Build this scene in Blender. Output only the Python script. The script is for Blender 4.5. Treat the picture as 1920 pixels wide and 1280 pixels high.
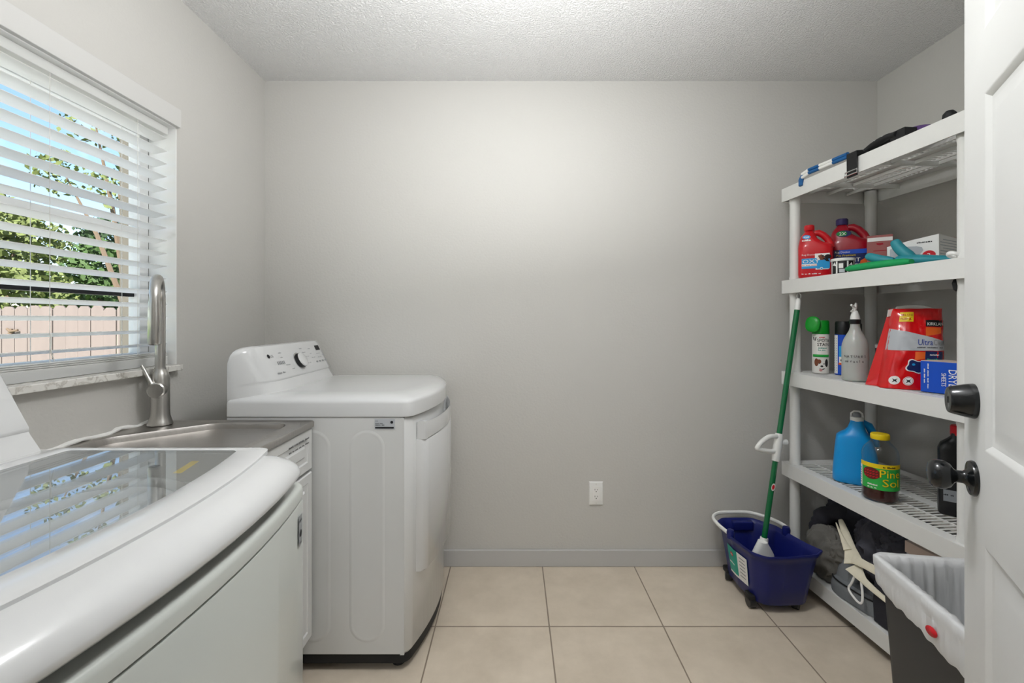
import bpy, bmesh, math, random
from mathutils import Vector, Matrix, noise
R = math.radians
PI = math.pi
scene = bpy.context.scene
for o in list(bpy.data.objects): bpy.data.objects.remove(o)

# ------------------------------------------------------------------ camera
CAMZ = 1.23
cam_d = bpy.data.cameras.new('camera'); cam = bpy.data.objects.new('camera', cam_d)
scene.collection.objects.link(cam); scene.camera = cam
cam.location = (0, 0, CAMZ); cam.rotation_euler = (R(90), 0, 0)
cam_d.sensor_width = 36; cam_d.lens = 16.0
cam_d.shift_x = -3/1920; cam_d.shift_y = -41/1920
cam_d.clip_start = 0.02; cam_d.clip_end = 200

# ------------------------------------------------------------------ world
w = bpy.data.worlds.new('world'); scene.world = w; w.use_nodes = True
nt = w.node_tree; nt.nodes.clear()
N = nt.nodes.new; L = nt.links.new
sky = N('ShaderNodeTexSky'); sky.sky_type = 'NISHITA'; sky.sun_disc = False
sky.sun_elevation = R(50); sky.sun_rotation = R(120); sky.air_density = 1.0; sky.dust_density = 0.4; sky.ozone_density = 2.0
tc = N('ShaderNodeTexCoord'); nz = N('ShaderNodeTexNoise'); nz.inputs['Scale'].default_value = 5.0; nz.inputs['Detail'].default_value = 6
cr = N('ShaderNodeValToRGB'); cr.color_ramp.elements[0].position = .54; cr.color_ramp.elements[1].position = .74
mx = N('ShaderNodeMix'); mx.data_type = 'RGBA'; mx.inputs['B'].default_value = (5.2, 5.4, 5.6, 1)
bg = N('ShaderNodeBackground'); bg.inputs['Strength'].default_value = 0.25
ow = N('ShaderNodeOutputWorld')
L(tc.outputs['Generated'], nz.inputs['Vector']); L(nz.outputs['Fac'], cr.inputs['Fac']); L(cr.outputs['Color'], mx.inputs['Factor'])
L(sky.outputs['Color'], mx.inputs['A']); L(mx.outputs['Result'], bg.inputs['Color']); L(bg.outputs[0], ow.inputs['Surface'])

# ------------------------------------------------------------------ lights
def lamp(name, kind, loc, energy, col=(1, 1, 1), **k):
    d = bpy.data.lights.new(name, kind); d.energy = energy; d.color = col
    for a, v in k.items(): setattr(d, a, v)
    o = bpy.data.objects.new(name, d); scene.collection.objects.link(o); o.location = loc
    return o
sun = lamp('sun', 'SUN', (3, -4, 8), 12.0, (1, .96, .9), angle=R(.6))
sun.rotation_euler = Vector((-.12, .74, -.66)).to_track_quat('-Z', 'Y').to_euler()
room_lamp = lamp('ceiling_light', 'AREA', (.25, 1.02, 2.40), 10, (.97, .985, 1), shape='DISK', size=.28)
bounce_fill = lamp('ceiling_fill', 'AREA', (.08, .84, 1.84), 23, (.97, .985, 1), shape='DISK', size=.9)  # added uplight above the frame, brightens the ceiling; no such fixture in the room
bounce_fill.rotation_euler = Vector((-.12, .30, 1)).to_track_quat('-Z', 'Y').to_euler()
hall_fill = lamp('hallway_fill', 'POINT', (.1, -1.3, 2.1), 24, (.97, .985, 1), shadow_soft_size=.2)  # unseen fill lamp added behind the camera, lights the room through the doorway

vs = scene.view_settings
vs.view_transform = 'Standard'; vs.look = 'None'; vs.gamma = 1.0; vs.use_curve_mapping = False
vs.exposure = 0.22

# ------------------------------------------------------------------ materials
def lin(c):
    if isinstance(c, str):
        c = tuple(int(c[i:i+2], 16)/255 for i in (0, 2, 4))
    return tuple((v/12.92 if v <= .04045 else ((v+.055)/1.055)**2.4) for v in c) + (1,)
MATS = {}
def mat(name, col, rough=.5, metal=0, spec=.5, coat=0, noise_s=0, noise_a=.08, bump_s=0, bump_d=0, alpha=None, trans=0, sss=0, aniso=None, ior=1.45):
    if name in MATS: return MATS[name]
    m = bpy.data.materials.new(name); m.use_nodes = True; nt = m.node_tree
    b = nt.nodes['Principled BSDF']; c = lin(col)
    b.inputs['Base Color'].default_value = c; b.inputs['Roughness'].default_value = rough
    b.inputs['Metallic'].default_value = metal; b.inputs['Specular IOR Level'].default_value = spec
    b.inputs['Coat Weight'].default_value = coat; b.inputs['Coat Roughness'].default_value = .03
    b.inputs['Transmission Weight'].default_value = trans; b.inputs['IOR'].default_value = ior
    if sss: b.inputs['Subsurface Weight'].default_value = sss; b.inputs['Subsurface Scale'].default_value = .01
    if alpha is not None: b.inputs['Alpha'].default_value = alpha
    tcn = nt.nodes.new('ShaderNodeTexCoord'); src = tcn.outputs['Object']
    if aniso:
        mp = nt.nodes.new('ShaderNodeMapping'); mp.inputs['Scale'].default_value = aniso
        nt.links.new(src, mp.inputs['Vector']); src = mp.outputs['Vector']
    n = nt.nodes.new('ShaderNodeTexNoise'); n.inputs['Scale'].default_value = noise_s or 6; n.inputs['Detail'].default_value = 4
    nt.links.new(src, n.inputs['Vector'])
    mix = nt.nodes.new('ShaderNodeMix'); mix.data_type = 'RGBA'; a = noise_a if noise_s else .02
    mix.inputs['A'].default_value = tuple(max(0, v*(1-a)) for v in c[:3])+(1,)
    mix.inputs['B'].default_value = tuple(min(1, v*(1+a)) for v in c[:3])+(1,)
    nt.links.new(n.outputs['Fac'], mix.inputs['Factor']); nt.links.new(mix.outputs['Result'], b.inputs['Base Color'])
    if bump_s:
        n2 = nt.nodes.new('ShaderNodeTexNoise'); n2.inputs['Scale'].default_value = bump_s; n2.inputs['Detail'].default_value = 3
        nt.links.new(src, n2.inputs['Vector'])
        bp = nt.nodes.new('ShaderNodeBump'); bp.inputs['Distance'].default_value = bump_d
        nt.links.new(n2.outputs['Fac'], bp.inputs['Height']); nt.links.new(bp.outputs['Normal'], b.inputs['Normal'])
    MATS[name] = m; return m

mat('wall', 'c9c7c2', .62, bump_s=90, bump_d=.0009, noise_s=1.2, noise_a=.015)
mat('base_paint', 'd0cfcc', .45); mat('skirting', 'c0bfbd', .45)
mat('white_paint', 'f0f0ee', .35, spec=.4)
mat('door_paint', 'dededc', .38, spec=.4)
mat('blind', 'fafaf8', .35)
mat('vinyl', 'e9e9e7', .35)
mat('enamel', 'd3d4d4', .16, spec=.5, coat=.5)
mat('enamel_side', 'd6d7d6', .2, spec=.5, coat=.25)
mat('enamel_green', 'c6cac5', .25, spec=.5, coat=.25)
mat('groove', 'b9bab8', .4)
mat('black_rubber', '17181a', .6)
mat('black_plastic', '16181b', .32, spec=.6)
mat('knob_black', '101315', .2, spec=.5, coat=.2, noise_s=60, noise_a=.3)
mat('steel', 'b8b4b0', .3, metal=1, noise_s=14, noise_a=.15, aniso=(1, 12, 1), bump_s=220, bump_d=.0002)
mat('nickel', 'c6c4c0', .28, metal=1, noise_s=20, noise_a=.12, aniso=(8, 8, 1))
mat('chrome', 'cfd0d0', .08, metal=1)
mat('shelf_plastic', 'e6e6e3', .42, noise_s=30, noise_a=.02)
mat('white_plastic', 'efefec', .35)
mat('offwhite_plastic', 'e4e2dc', .4)
mat('paper_white', 'f2f1ee', .55)
mat('red_plastic', 'cf0f1e', .28, coat=.3)
mat('red_dark', 'a80a24', .3, coat=.3)
mat('red_film', 'd8060f', .22, coat=.5)
mat('navy', '1a1f63', .4)
mat('cap_purple', '3a2f66', .4)
mat('label_blue', '2aa0e0', .4); mat('label_dkblue', '14245a', .4); mat('label_royal', '1450c8', .4)
mat('box_blue', '0a4fc4', .38); mat('label_orange', 'e8641e', .4); mat('label_yellow', 'f2d21a', .4); mat('label_green', '2fb24a', .4)
mat('label_black', '111214', .5); mat('label_grey', 'b9bdc2', .45); mat('label_teal', '0fa08c', .4); mat('label_red', 'd01424', .4)
mat('ink_black', '15161a', .6); mat('ink_grey', '8b8d8f', .6); mat('ink_blue', '1c3f9c', .5)
mat('fur_white', 'e9e6e0', .8); mat('fur_brown', '7a4630', .8); mat('fur_black', '1d1a1a', .8); mat('tongue', 'c98a88', .6)
mat('green_plastic', '10903a', .38); mat('green_bright', '0fa05a', .35); mat('green_cap', '0f9a2a', .35)
mat('green_pole', '0c6b3c', .22, coat=.4)
mat('teal_rubber', '2c8f9c', .5)
mat('blue_bucket', '131d68', .35, noise_s=8, noise_a=.05)
mat('blue_jug', '0f9be6', .33, sss=.1)
mat('yellow_cap', 'f0d012', .4)
mat('brown_liquid', '3a1212', .15)
mat('pine_cone', '6b2118', .5)
mat('pink_box', 'a5625f', .5); mat('beige_box', 'cdb9ad', .6)
mat('purple_cloth', '5b4078', .7); mat('leash_blue', '1a5f9c', .6)
mat('dark_cloth', '2b2b32', .9, noise_s=40, noise_a=.2, bump_s=60, bump_d=.002)
mat('charcoal_cloth', '4b4b54', .9, noise_s=30, noise_a=.15, bump_s=50, bump_d=.003)
mat('grey_cloth', '7d8185', .85, bump_s=120, bump_d=.001)
mat('olive_grey_cloth', '6d6b66', .9, bump_s=80, bump_d=.002)
mat('cream_cloth', 'e6dfc9', .8, noise_s=60, noise_a=.1)
mat('bin_plastic', '343537', .5)
mat('cart_grey', '6f6d69', .6)
mat('spray_body', 'cdd0cc', .3, trans=.25, sss=.2)
mat('frost_grey', '8e9296', .35)
mat('tan_siding', '57534a', .8, noise_s=4, noise_a=.06)
mat('fence_wood', '776c67', .85, noise_s=3, noise_a=.16, aniso=(6, 6, .6))
mat('bark', '6a5a4a', .9)
mat('leaf_green', '3d5626', .7, noise_s=1.5, noise_a=.35)
mat('leaf_yellow', '636d3a', .7, noise_s=1.5, noise_a=.35)
mat('leaf_dark', '2a3f21', .7, noise_s=1.5, noise_a=.35)
mat('roof_grey', '8b8a88', .9)
mat('grass', '6f8446', .95, noise_s=8, noise_a=.3)
mat('outlet_slot', '3a3a38', .6)
mat('exterior_stucco', 'cfc8b4', .9)

def ceiling_mat():
    m = bpy.data.materials.new('popcorn'); m.use_nodes = True; nt = m.node_tree; b = nt.nodes['Principled BSDF']
    b.inputs['Base Color'].default_value = lin('f5f4f2'); b.inputs['Roughness'].default_value = .95
    tc = nt.nodes.new('ShaderNodeTexCoord'); v = nt.nodes.new('ShaderNodeTexNoise'); v.inputs['Scale'].default_value = 125; v.inputs['Detail'].default_value = 4; v.inputs['Roughness'].default_value = .6
    r = nt.nodes.new('ShaderNodeValToRGB'); r.color_ramp.elements[0].position = .40; r.color_ramp.elements[1].position = .64
    bp = nt.nodes.new('ShaderNodeBump'); bp.inputs['Distance'].default_value = .0045; bp.inputs['Strength'].default_value = 1
    nt.links.new(tc.outputs['Object'], v.inputs['Vector']); nt.links.new(v.outputs['Fac'], r.inputs['Fac']); nt.links.new(r.outputs['Color'], bp.inputs['Height']); nt.links.new(bp.outputs['Normal'], b.inputs['Normal'])
    return m
MATS['popcorn'] = ceiling_mat()
def blind_mat():
    m = MATS['blind']; nt = m.node_tree; b = nt.nodes['Principled BSDF']; o = nt.nodes['Material Output']
    t = nt.nodes.new('ShaderNodeBsdfTranslucent'); t.inputs['Color'].default_value = (.93, .93, .92, 1); x = nt.nodes.new('ShaderNodeMixShader'); x.inputs[0].default_value = .5
    nt.links.new(b.outputs[0], x.inputs[1]); nt.links.new(t.outputs[0], x.inputs[2]); nt.links.new(x.outputs[0], o.inputs['Surface'])
blind_mat()
def tile_mat():
    m = bpy.data.materials.new('floor_tile'); m.use_nodes = True; nt = m.node_tree; b = nt.nodes['Principled BSDF']
    tc = nt.nodes.new('ShaderNodeTexCoord'); mp = nt.nodes.new('ShaderNodeMapping')
    mp.inputs['Location'].default_value = (-.1434+.4575*20, -1.825+.4575*20, 0)
    br = nt.nodes.new('ShaderNodeTexBrick'); br.offset = 0; br.squash = 1
    br.inputs['Scale'].default_value = 1; br.inputs['Brick Width'].default_value = .4575; br.inputs['Row Height'].default_value = .4575
    br.inputs['Mortar Size'].default_value = .0028; br.inputs['Mortar Smooth'].default_value = .2; br.inputs['Bias'].default_value = 0
    br.inputs['Color1'].default_value = lin('dacdbb'); br.inputs['Color2'].default_value = lin('d6c9b7'); br.inputs['Mortar'].default_value = lin('97897a')
    n = nt.nodes.new('ShaderNodeTexNoise'); n.inputs['Scale'].default_value = 5; n.inputs['Detail'].default_value = 8; n.inputs['Roughness'].default_value = .65
    r = nt.nodes.new('ShaderNodeValToRGB'); r.color_ramp.elements[0].position = .3; r.color_ramp.elements[0].color = (.86, .85, .83, 1); r.color_ramp.elements[1].position = .7; r.color_ramp.elements[1].color = (1.05, 1.05, 1.05, 1)
    mu = nt.nodes.new('ShaderNodeMix'); mu.data_type = 'RGBA'; mu.blend_type = 'MULTIPLY'; mu.inputs['Factor'].default_value = 1
    bp = nt.nodes.new('ShaderNodeBump'); bp.invert = True; bp.inputs['Distance'].default_value = .002
    l = nt.links.new
    l(tc.outputs['Object'], mp.inputs['Vector']); l(mp.outputs['Vector'], br.inputs['Vector']); l(tc.outputs['Object'], n.inputs['Vector'])
    l(n.outputs['Fac'], r.inputs['Fac']); l(br.outputs['Color'], mu.inputs['A']); l(r.outputs['Color'], mu.inputs['B']); l(mu.outputs['Result'], b.inputs['Base Color'])
    l(br.outputs['Fac'], bp.inputs['Height']); l(bp.outputs['Normal'], b.inputs['Normal'])
    b.inputs['Roughness'].default_value = .42; b.inputs['Specular IOR Level'].default_value = .4
    return m
MATS['floor_tile'] = tile_mat()
def marble_mat():
    m = bpy.data.materials.new('marble'); m.use_nodes = True; nt = m.node_tree; b = nt.nodes['Principled BSDF']
    tc = nt.nodes.new('ShaderNodeTexCoord'); n = nt.nodes.new('ShaderNodeTexNoise'); n.inputs['Scale'].default_value = 26; n.inputs['Detail'].default_value = 5; n.inputs['Distortion'].default_value = .8
    r = nt.nodes.new('ShaderNodeValToRGB'); e = r.color_ramp.elements
    e[0].position = .0; e[0].color = lin('e6e4df'); e[1].position = 1; e[1].color = lin('e6e4df')
    for p, c in ((.44, 'e2e0da'), (.5, 'c3bfb7'), (.55, 'e4e2dc')):
        q = r.color_ramp.elements.new(p); q.color = lin(c)
    nt.links.new(tc.outputs['Object'], n.inputs['Vector']); nt.links.new(n.outputs['Fac'], r.inputs['Fac']); nt.links.new(r.outputs['Color'], b.inputs['Base Color'])
    b.inputs['Roughness'].default_value = .25; return m
MATS['marble'] = marble_mat()
def glass_mat(name, tint, ior, rough=0.0):
    m = bpy.data.materials.new(name); m.use_nodes = True; nt = m.node_tree; nt.nodes.remove(nt.nodes['Principled BSDF'])
    t = nt.nodes.new('ShaderNodeBsdfTransparent'); t.inputs['Color'].default_value = tint+(1,)
    g = nt.nodes.new('ShaderNodeBsdfGlossy'); g.inputs['Roughness'].default_value = rough
    f = nt.nodes.new('ShaderNodeFresnel'); ge = nt.nodes.new('ShaderNodeNewGeometry'); mi = nt.nodes.new('ShaderNodeMix'); mi.inputs['A'].default_value = ior; mi.inputs['B'].default_value = 1/ior
    nt.links.new(ge.outputs['Backfacing'], mi.inputs['Factor']); nt.links.new(mi.outputs['Result'], f.inputs['IOR'])
    x = nt.nodes.new('ShaderNodeMixShader'); o = nt.nodes['Material Output']
    nt.links.new(f.outputs[0], x.inputs[0]); nt.links.new(t.outputs[0], x.inputs[1]); nt.links.new(g.outputs[0], x.inputs[2]); nt.links.new(x.outputs[0], o.inputs['Surface'])
    return m
MATS['window_glass'] = glass_mat('window_glass', (.97, .98, .98), 1.15)
MATS['lid_glass'] = glass_mat('lid_glass', (.93, .94, .94), 2.7, .004)
MATS['clear_plastic'] = glass_mat('clear_plastic', (.93, .94, .93), 1.45, .03)
def liner_mat():
    m = bpy.data.materials.new('liner_film'); m.use_nodes = True; nt = m.node_tree; b = nt.nodes['Principled BSDF']
    b.inputs['Base Color'].default_value = lin('e6e7e8'); b.inputs['Roughness'].default_value = .28; b.inputs['Alpha'].default_value = .86
    tc = nt.nodes.new('ShaderNodeTexCoord'); mp = nt.nodes.new('ShaderNodeMapping'); mp.inputs['Scale'].default_value = (1, 1, .15)
    n = nt.nodes.new('ShaderNodeTexNoise'); n.inputs['Scale'].default_value = 45
    bp = nt.nodes.new('ShaderNodeBump'); bp.inputs['Distance'].default_value = .0045
    nt.links.new(tc.outputs['Object'], mp.inputs['Vector']); nt.links.new(mp.outputs['Vector'], n.inputs['Vector']); nt.links.new(n.outputs['Fac'], bp.inputs['Height']); nt.links.new(bp.outputs['Normal'], b.inputs['Normal'])
    return m
MATS['liner'] = liner_mat()

# ------------------------------------------------------------------ mesh helpers
def V(*a): return Vector(a)
def text_geo(s, size=1.0, bold=0.0):
    c = bpy.data.curves.new('t', 'FONT'); c.body = s; c.size = size; c.align_x = 'LEFT'; c.offset = bold; c.resolution_u = 2
    o = bpy.data.objects.new('t', c); scene.collection.objects.link(o)
    dg = bpy.context.evaluated_depsgraph_get(); e = o.evaluated_get(dg); me = e.to_mesh()
    vs_ = [(v.co.x, v.co.y) for v in me.vertices]; fs = [tuple(p.vertices) for p in me.polygons]
    e.to_mesh_clear(); bpy.data.objects.remove(o); bpy.data.curves.remove(c)
    return vs_, fs

READABLE = {'LG', 'Rug Doctor', 'OXY', '2X', 'Pro Premium', 'CARPET', 'CLEANER', '3', 'KIRKLAND', 'Ultra', 'Clean', '80% LESS', 'PLASTIC', 'SPOT&', 'STAIN', 'Pine', 'Sol', 'DRYER', 'SHEETS'} | set('NATURESmiracle')
class MB:
    def __init__(self, m='white_plastic'):
        self.bm = bmesh.new(); self.mats = []; self.use(m)
    def use(self, m):
        if m not in self.mats: self.mats.append(m)
        self.mi = self.mats.index(m); return self
    def face(self, vs):
        try:
            f = self.bm.faces.new(vs); f.material_index = self.mi; f.smooth = True; return f
        except ValueError: return None
    def v(self, p): return self.bm.verts.new(p)
    def box(self, x0, x1, y0, y1, z0, z1, M=None, b=0):
        bm2 = bmesh.new() if b else self.bm
        P = [(x0, y0, z0), (x1, y0, z0), (x1, y1, z0), (x0, y1, z0), (x0, y0, z1), (x1, y0, z1), (x1, y1, z1), (x0, y1, z1)]
        vv = [bm2.verts.new(p) for p in P]
        F = [(0, 3, 2, 1), (4, 5, 6, 7), (0, 1, 5, 4), (1, 2, 6, 5), (2, 3, 7, 6), (3, 0, 4, 7)]
        for f in F:
            q = bm2.faces.new([vv[i] for i in f])
            if not b: q.material_index = self.mi; q.smooth = True
        if b:
            bmesh.ops.bevel(bm2, geom=bm2.edges[:], offset=b, segments=3, profile=.5, affect='EDGES')
            mp = {}
            for x in bm2.verts: mp[x] = self.bm.verts.new(M @ x.co if M else x.co)
            for f in bm2.faces: self.face([mp[x] for x in f.verts])
            bm2.free()
        elif M:
            for x in vv: x.co = M @ x.co
        return self
    def loft(self, secs, cap0=True, cap1=True, closed=True):
        rows = [[self.v(p) for p in s] for s in secs]; n = len(rows[0])
        for a, b in zip(rows, rows[1:]):
            for i in range(n if closed else n-1):
                j = (i+1) % n
                self.face([a[i], a[j], b[j], b[i]])
        if cap0: self.face(rows[0][::-1])
        if cap1: self.face(rows[-1])
        return self
    def lathe(self, prof, c=(0, 0, 0), seg=32, M=None, cap0=True, cap1=True, sx=1, sy=1):
        c = Vector(c); secs = []
        for r, z in prof:
            s = [Vector((math.cos(2*PI*i/seg)*r*sx, math.sin(2*PI*i/seg)*r*sy, z)) for i in range(seg)]
            secs.append([(M @ p if M else p)+c for p in s])
        return self.loft(secs, cap0, cap1)
    def tube(self, pts, r, seg=12, cap=True, flat=1.0, closed=False):
        pts = [Vector(p) for p in pts]; n = len(pts)
        if not isinstance(r, (list, tuple)): r = [r]*n
        secs = []; prev = None
        for i, p in enumerate(pts):
            a = pts[(i-1) % n] if closed else pts[max(0, i-1)]; b = pts[(i+1) % n] if closed else pts[min(n-1, i+1)]
            t = (b-a).normalized()
            if prev is None:
                u = Vector((0, 0, 1)) if abs(t.z) < .9 else Vector((1, 0, 0))
                u = (u-t*u.dot(t)).normalized()
            else: u = (prev-t*prev.dot(t)).normalized()
            prev = u; w_ = t.cross(u)
            secs.append([p+(u*math.cos(2*PI*k/seg)*flat+w_*math.sin(2*PI*k/seg))*r[i] for k in range(seg)])
        if closed: secs.append(secs[0])
        return self.loft(secs, cap and not closed, cap and not closed)
    def poly(self, pts): self.face([self.v(p) for p in pts]); return self
    def prism(self, pts, d):   # pts list of 3D, extrude by vector d
        d = Vector(d); a = [Vector(p) for p in pts]; return self.loft([a, [p+d for p in a]])
    def surf(self, F, u0, u1, v0, v1, nu=8, nv=2, e=0.0):
        g = [[self.v(F(u0+(u1-u0)*i/nu, v0+(v1-v0)*j/nv, e)) for j in range(nv+1)] for i in range(nu+1)]
        for i in range(nu):
            for j in range(nv): self.face([g[i][j], g[i+1][j], g[i+1][j+1], g[i][j+1]])
        return self
    def shape(self, F, pts, e=0.0):
        self.face([self.v(F(u, v, e)) for u, v in pts]); return self
    def disc(self, F, u, v, r, e=0.0, ry=None, n=20):
        ry = ry or r; k = max(6, n//2); prev = None
        for i in range(k+1):
            c = -math.cos(PI*i/k); q = math.sqrt(max(0, 1-c*c)); uu = u+r*c
            cur = [self.v(F(uu, v-ry*q, e)), self.v(F(uu, v+ry*q, e))] if 0 < i < k else [self.v(F(uu, v, e))]
            if prev: self.face(prev+cur[::-1])
            prev = cur
        return self
    def text(self, F, s, u, v, size, e=0.0, bold=0.0, width=None, slant=0):
        if s not in READABLE:      # print too small to read in the photograph: word-shaped marks
            rnd = random.Random(len(s)*7+int(abs(u)*1e4)); tot = width or size*.55*len(s); x = 0; k = size*.55 if not width else width/max(1, len(s))
            for wd in s.split(' '):
                x1 = x+k*len(wd)*.92; xx = x
                while xx < x1:
                    d = k*rnd.uniform(.35, .8); h = size*rnd.choice((.42, .5, .62)); self.shape(F, [(u+xx, v), (u+min(xx+d, x1), v), (u+min(xx+d, x1), v+h), (u+xx, v+h)], e); xx += d+k*.22
                x += k*(len(wd)+1)
            return self
        vs_, fs = text_geo(s, 1.0, bold)
        if not vs_: return self
        mxx = max(x for x, y in vs_); k = (width/mxx) if width else size
        q = [self.v(F(u+x*k+slant*y*size, v+y*size, e)) for x, y in vs_]
        for f in fs: self.face([q[i] for i in f])
        return self

COL = scene.collection
def build(mb, name, parent=None, world=False, bevel=0, angle=35, bseg=2, solid=0, sub=0, recalc=True):
    bm = mb.bm
    if recalc: bmesh.ops.recalc_face_normals(bm, faces=bm.faces[:])
    me = bpy.data.meshes.new(name); bm.to_mesh(me); bm.free()
    for m in mb.mats: me.materials.append(MATS[m])
    me.set_sharp_from_angle(angle=R(angle))
    o = bpy.data.objects.new(name, me); COL.objects.link(o)
    if parent:
        o.parent = parent
        if world:
            inv = wmat(parent).inverted(); me.transform(inv)
    if solid:
        md = o.modifiers.new('s', 'SOLIDIFY'); md.thickness = solid; md.offset = 0
    if bevel:
        md = o.modifiers.new('b', 'BEVEL'); md.width = bevel; md.segments = bseg; md.limit_method = 'ANGLE'; md.angle_limit = R(40); md.harden_normals = True
    if sub:
        md = o.modifiers.new('u', 'SUBSURF'); md.levels = sub; md.render_levels = sub
    return o
def wmat(o):
    m = Matrix.LocRotScale(o.location, o.rotation_euler, o.scale)
    return wmat(o.parent) @ m if o.parent else m
def tag(o, label=None, cat=None, group=None, kind=None):
    for k, v in (('label', label), ('category', cat), ('group', group), ('kind', kind)):
        if v: o[k] = v
    return o
def thing(name, label, cat, loc=(0, 0, 0), rz=0, group=None):
    o = bpy.data.objects.new(name, None); COL.objects.link(o); o.empty_display_size = .05
    o.location = loc; o.rotation_euler = (0, 0, rz); return tag(o, label, cat, group)
def struct(mb, name, label=None, **k):
    o = build(mb, name, **k); tag(o, label=label, kind='structure'); return o
def round_poly(pts, rad, k=6):
    out = []; n = len(pts)
    for i in range(n):
        p = Vector(pts[i]); a = Vector(pts[i-1]); b = Vector(pts[(i+1) % n]); r = rad[i] if isinstance(rad, (list, tuple)) else rad
        u = (a-p).normalized(); w_ = (b-p).normalized(); ang = u.angle(w_)
        d = r/math.tan(ang/2) if r else 0
        s = p+u*d; e = p+w_*d
        for j in range(k):
            t = j/(k-1); out.append(tuple((s*(1-t)**2+p*2*t*(1-t)+e*t*t)))
    return out
def lerp(a, b, t): return a+(b-a)*t

exec_parts = []
# ================================================================== SETTING
XL, XR, YB, CZ = -1.243, 1.82, 2.277, 2.423
m = MB('floor_tile'); m.box(XL-.2, XR+.15, -2.7, YB+.1, -.05, 0); struct(m, 'floor')
m = MB('popcorn'); m.box(XL-.16, XR+.15, -2.7, YB+.13, CZ, CZ+.08); struct(m, 'ceiling')
m = MB('wall'); m.box(XL-.16, XR+.13, YB, YB+.13, -.05, CZ); struct(m, 'wall_back')
m = MB('wall'); m.box(XR, XR+.13, -2.7, YB, -.05, CZ); struct(m, 'wall_right')
WY0, WY1, WZ0, WZ1 = .60, 1.678, 1.066, 1.936
m = MB('wall')
m.box(XL-.16, XL, -2.7, WY0, -.05, CZ); m.box(XL-.16, XL, WY1, YB, -.05, CZ)
m.box(XL-.16, XL, WY0, WY1, -.05, WZ0-.021); m.box(XL-.16, XL, WY0, WY1, WZ1, CZ)
m.use('white_paint')
m.box(XL-.1, XL+.0005, WY1-.003, WY1+.0, WZ0, WZ1); m.box(XL-.1, XL+.0005, WY0, WY0+.003, WZ0, WZ1); m.box(XL-.1, XL+.0005, WY0, WY1, WZ1-.003, WZ1)
struct(m, 'wall_left')
m = MB('wall'); m.box(XL, -.33, .08, .2, 0, CZ); m.box(.505, XR, .08, .2, 0, CZ); m.box(-.33, .505, .08, .2, 2.07, CZ); struct(m, 'wall_front')
m = MB('wall'); m.box(XL, XR, -2.7, -2.58, 0, CZ); struct(m, 'wall_hallway')
m = MB('skirting'); m.box(XL, XR, YB-.013, YB, 0, .083); struct(m, 'baseboard_back', bevel=.004)
m = MB('skirting'); m.box(XR-.013, XR, .2, YB-.013, 0, .083); struct(m, 'baseboard_right', bevel=.004)
m = MB('skirting'); m.box(XL, XL+.013, .2, YB-.013, 0, .083); struct(m, 'baseboard_left', bevel=.004)
m = MB('base_paint'); m.box(XL, XL+.016, WY0-.03, WY1+.003, 1.9355, 2.002); struct(m, 'trim_1', bevel=.002)
m = MB('marble'); m.box(XL-.15, XL+.030, WY0-.02, 1.672, WZ0-.021, WZ0); struct(m, 'trim_2', bevel=.003)
# eave and exterior skin of the house
m = MB('exterior_stucco'); m.box(-1.8, 2.4, -3, 2.62, 2.56, 2.64); m.box(-1.8, -1.403, -3, 2.62, 2.50, 2.56); struct(m, 'trim_3')
m = MB('tan_siding'); m.box(-3.03, -1.403, 3.5, 3.62, -.5, 3.1)
m.box(-2.905, -2.893, 3.485, 3.5, -.5, 3.0); m.box(-2.80, -2.79, 3.485, 3.5, -.5, 3.0); struct(m, 'wall_exterior')
m = MB('grass'); m.box(-40, 20, -12, 40, -.6, -.5); struct(m, 'ground')
m = MB('white_paint'); m.box(-6.5, -1.403, -6, 3.5, -.5, -.42); struct(m, 'bounce_slab')  # unseen pale slab, added to reflect sun up onto the blind slats

# ---- window
win = thing('window_1', None, None, (XL-.12, 1.15, WZ0)); win['kind'] = 'structure'
m = MB('vinyl'); fx0, fx1 = XL-.142, XL-.10
for a in ((WY0, WY0+.04, WZ0, WZ1), (WY1-.043, WY1-.003, WZ0, WZ1), (WY0+.04, WY1-.043, WZ0, WZ0+.045), (WY0+.04, WY1-.043, WZ1-.045, WZ1)):
    m.box(fx0, fx1, a[0], a[1], a[2], a[3])
build(m, 'window_frame', win, True, bevel=.003)
m = MB('vinyl'); m.box(fx0+.004, fx1-.004, WY0+.04, WY1-.043, 1.522, 1.558); build(m, 'meeting_rail', win, True, bevel=.003)
m = MB('black_rubber'); m.box(fx0-.001, fx1-.02, WY0+.04, WY1-.043, 1.312, 1.326); build(m, 'screen_bar', win, True)
m = MB('window_glass'); m.box(fx0+.018, fx0+.021, WY0+.04, WY1-.043, WZ0+.045, WZ1-.045); build(m, 'glass_pane', win, True)

# ---- blinds
bl = thing('window_blinds', 'white horizontal faux wood blinds hanging in the window above the sink', 'blinds', (-1.29, 1.15, WZ0))
BY0, BY1 = .64, 1.663
m = MB('blind'); m.box(-1.318, -1.262, BY0, BY1, 1.903, 1.931); build(m, 'headrail', bl, True, bevel=.002)
m = MB('blind')
for k in range(17):
    zf = 1.8918-.0466*k
    m.box(-.0252, .0252, BY0, BY1, -.0014, .0014, M=Matrix.Translation((-1.2902, 0, zf-.0055)) @ Matrix.Rotation(R(-12), 4, 'Y'))
build(m, 'slats', bl, True, bevel=.0008, bseg=1)
m = MB('blind'); m.box(-1.315, -1.264, BY0, BY1, 1.0675, 1.0975)
m.box(-1.315, -1.266, BY0, BY1, 1.0995, 1.1025); m.box(-1.315, -1.266, BY0, BY1, 1.105, 1.108); m.box(-1.315, -1.266, BY0, BY1, 1.1105, 1.1135)
m.box(-1.31, -1.27, BY0+.003, BY1-.003, 1.09, 1.112)
build(m, 'bottom_rail', bl, True, bevel=.0015)
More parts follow.
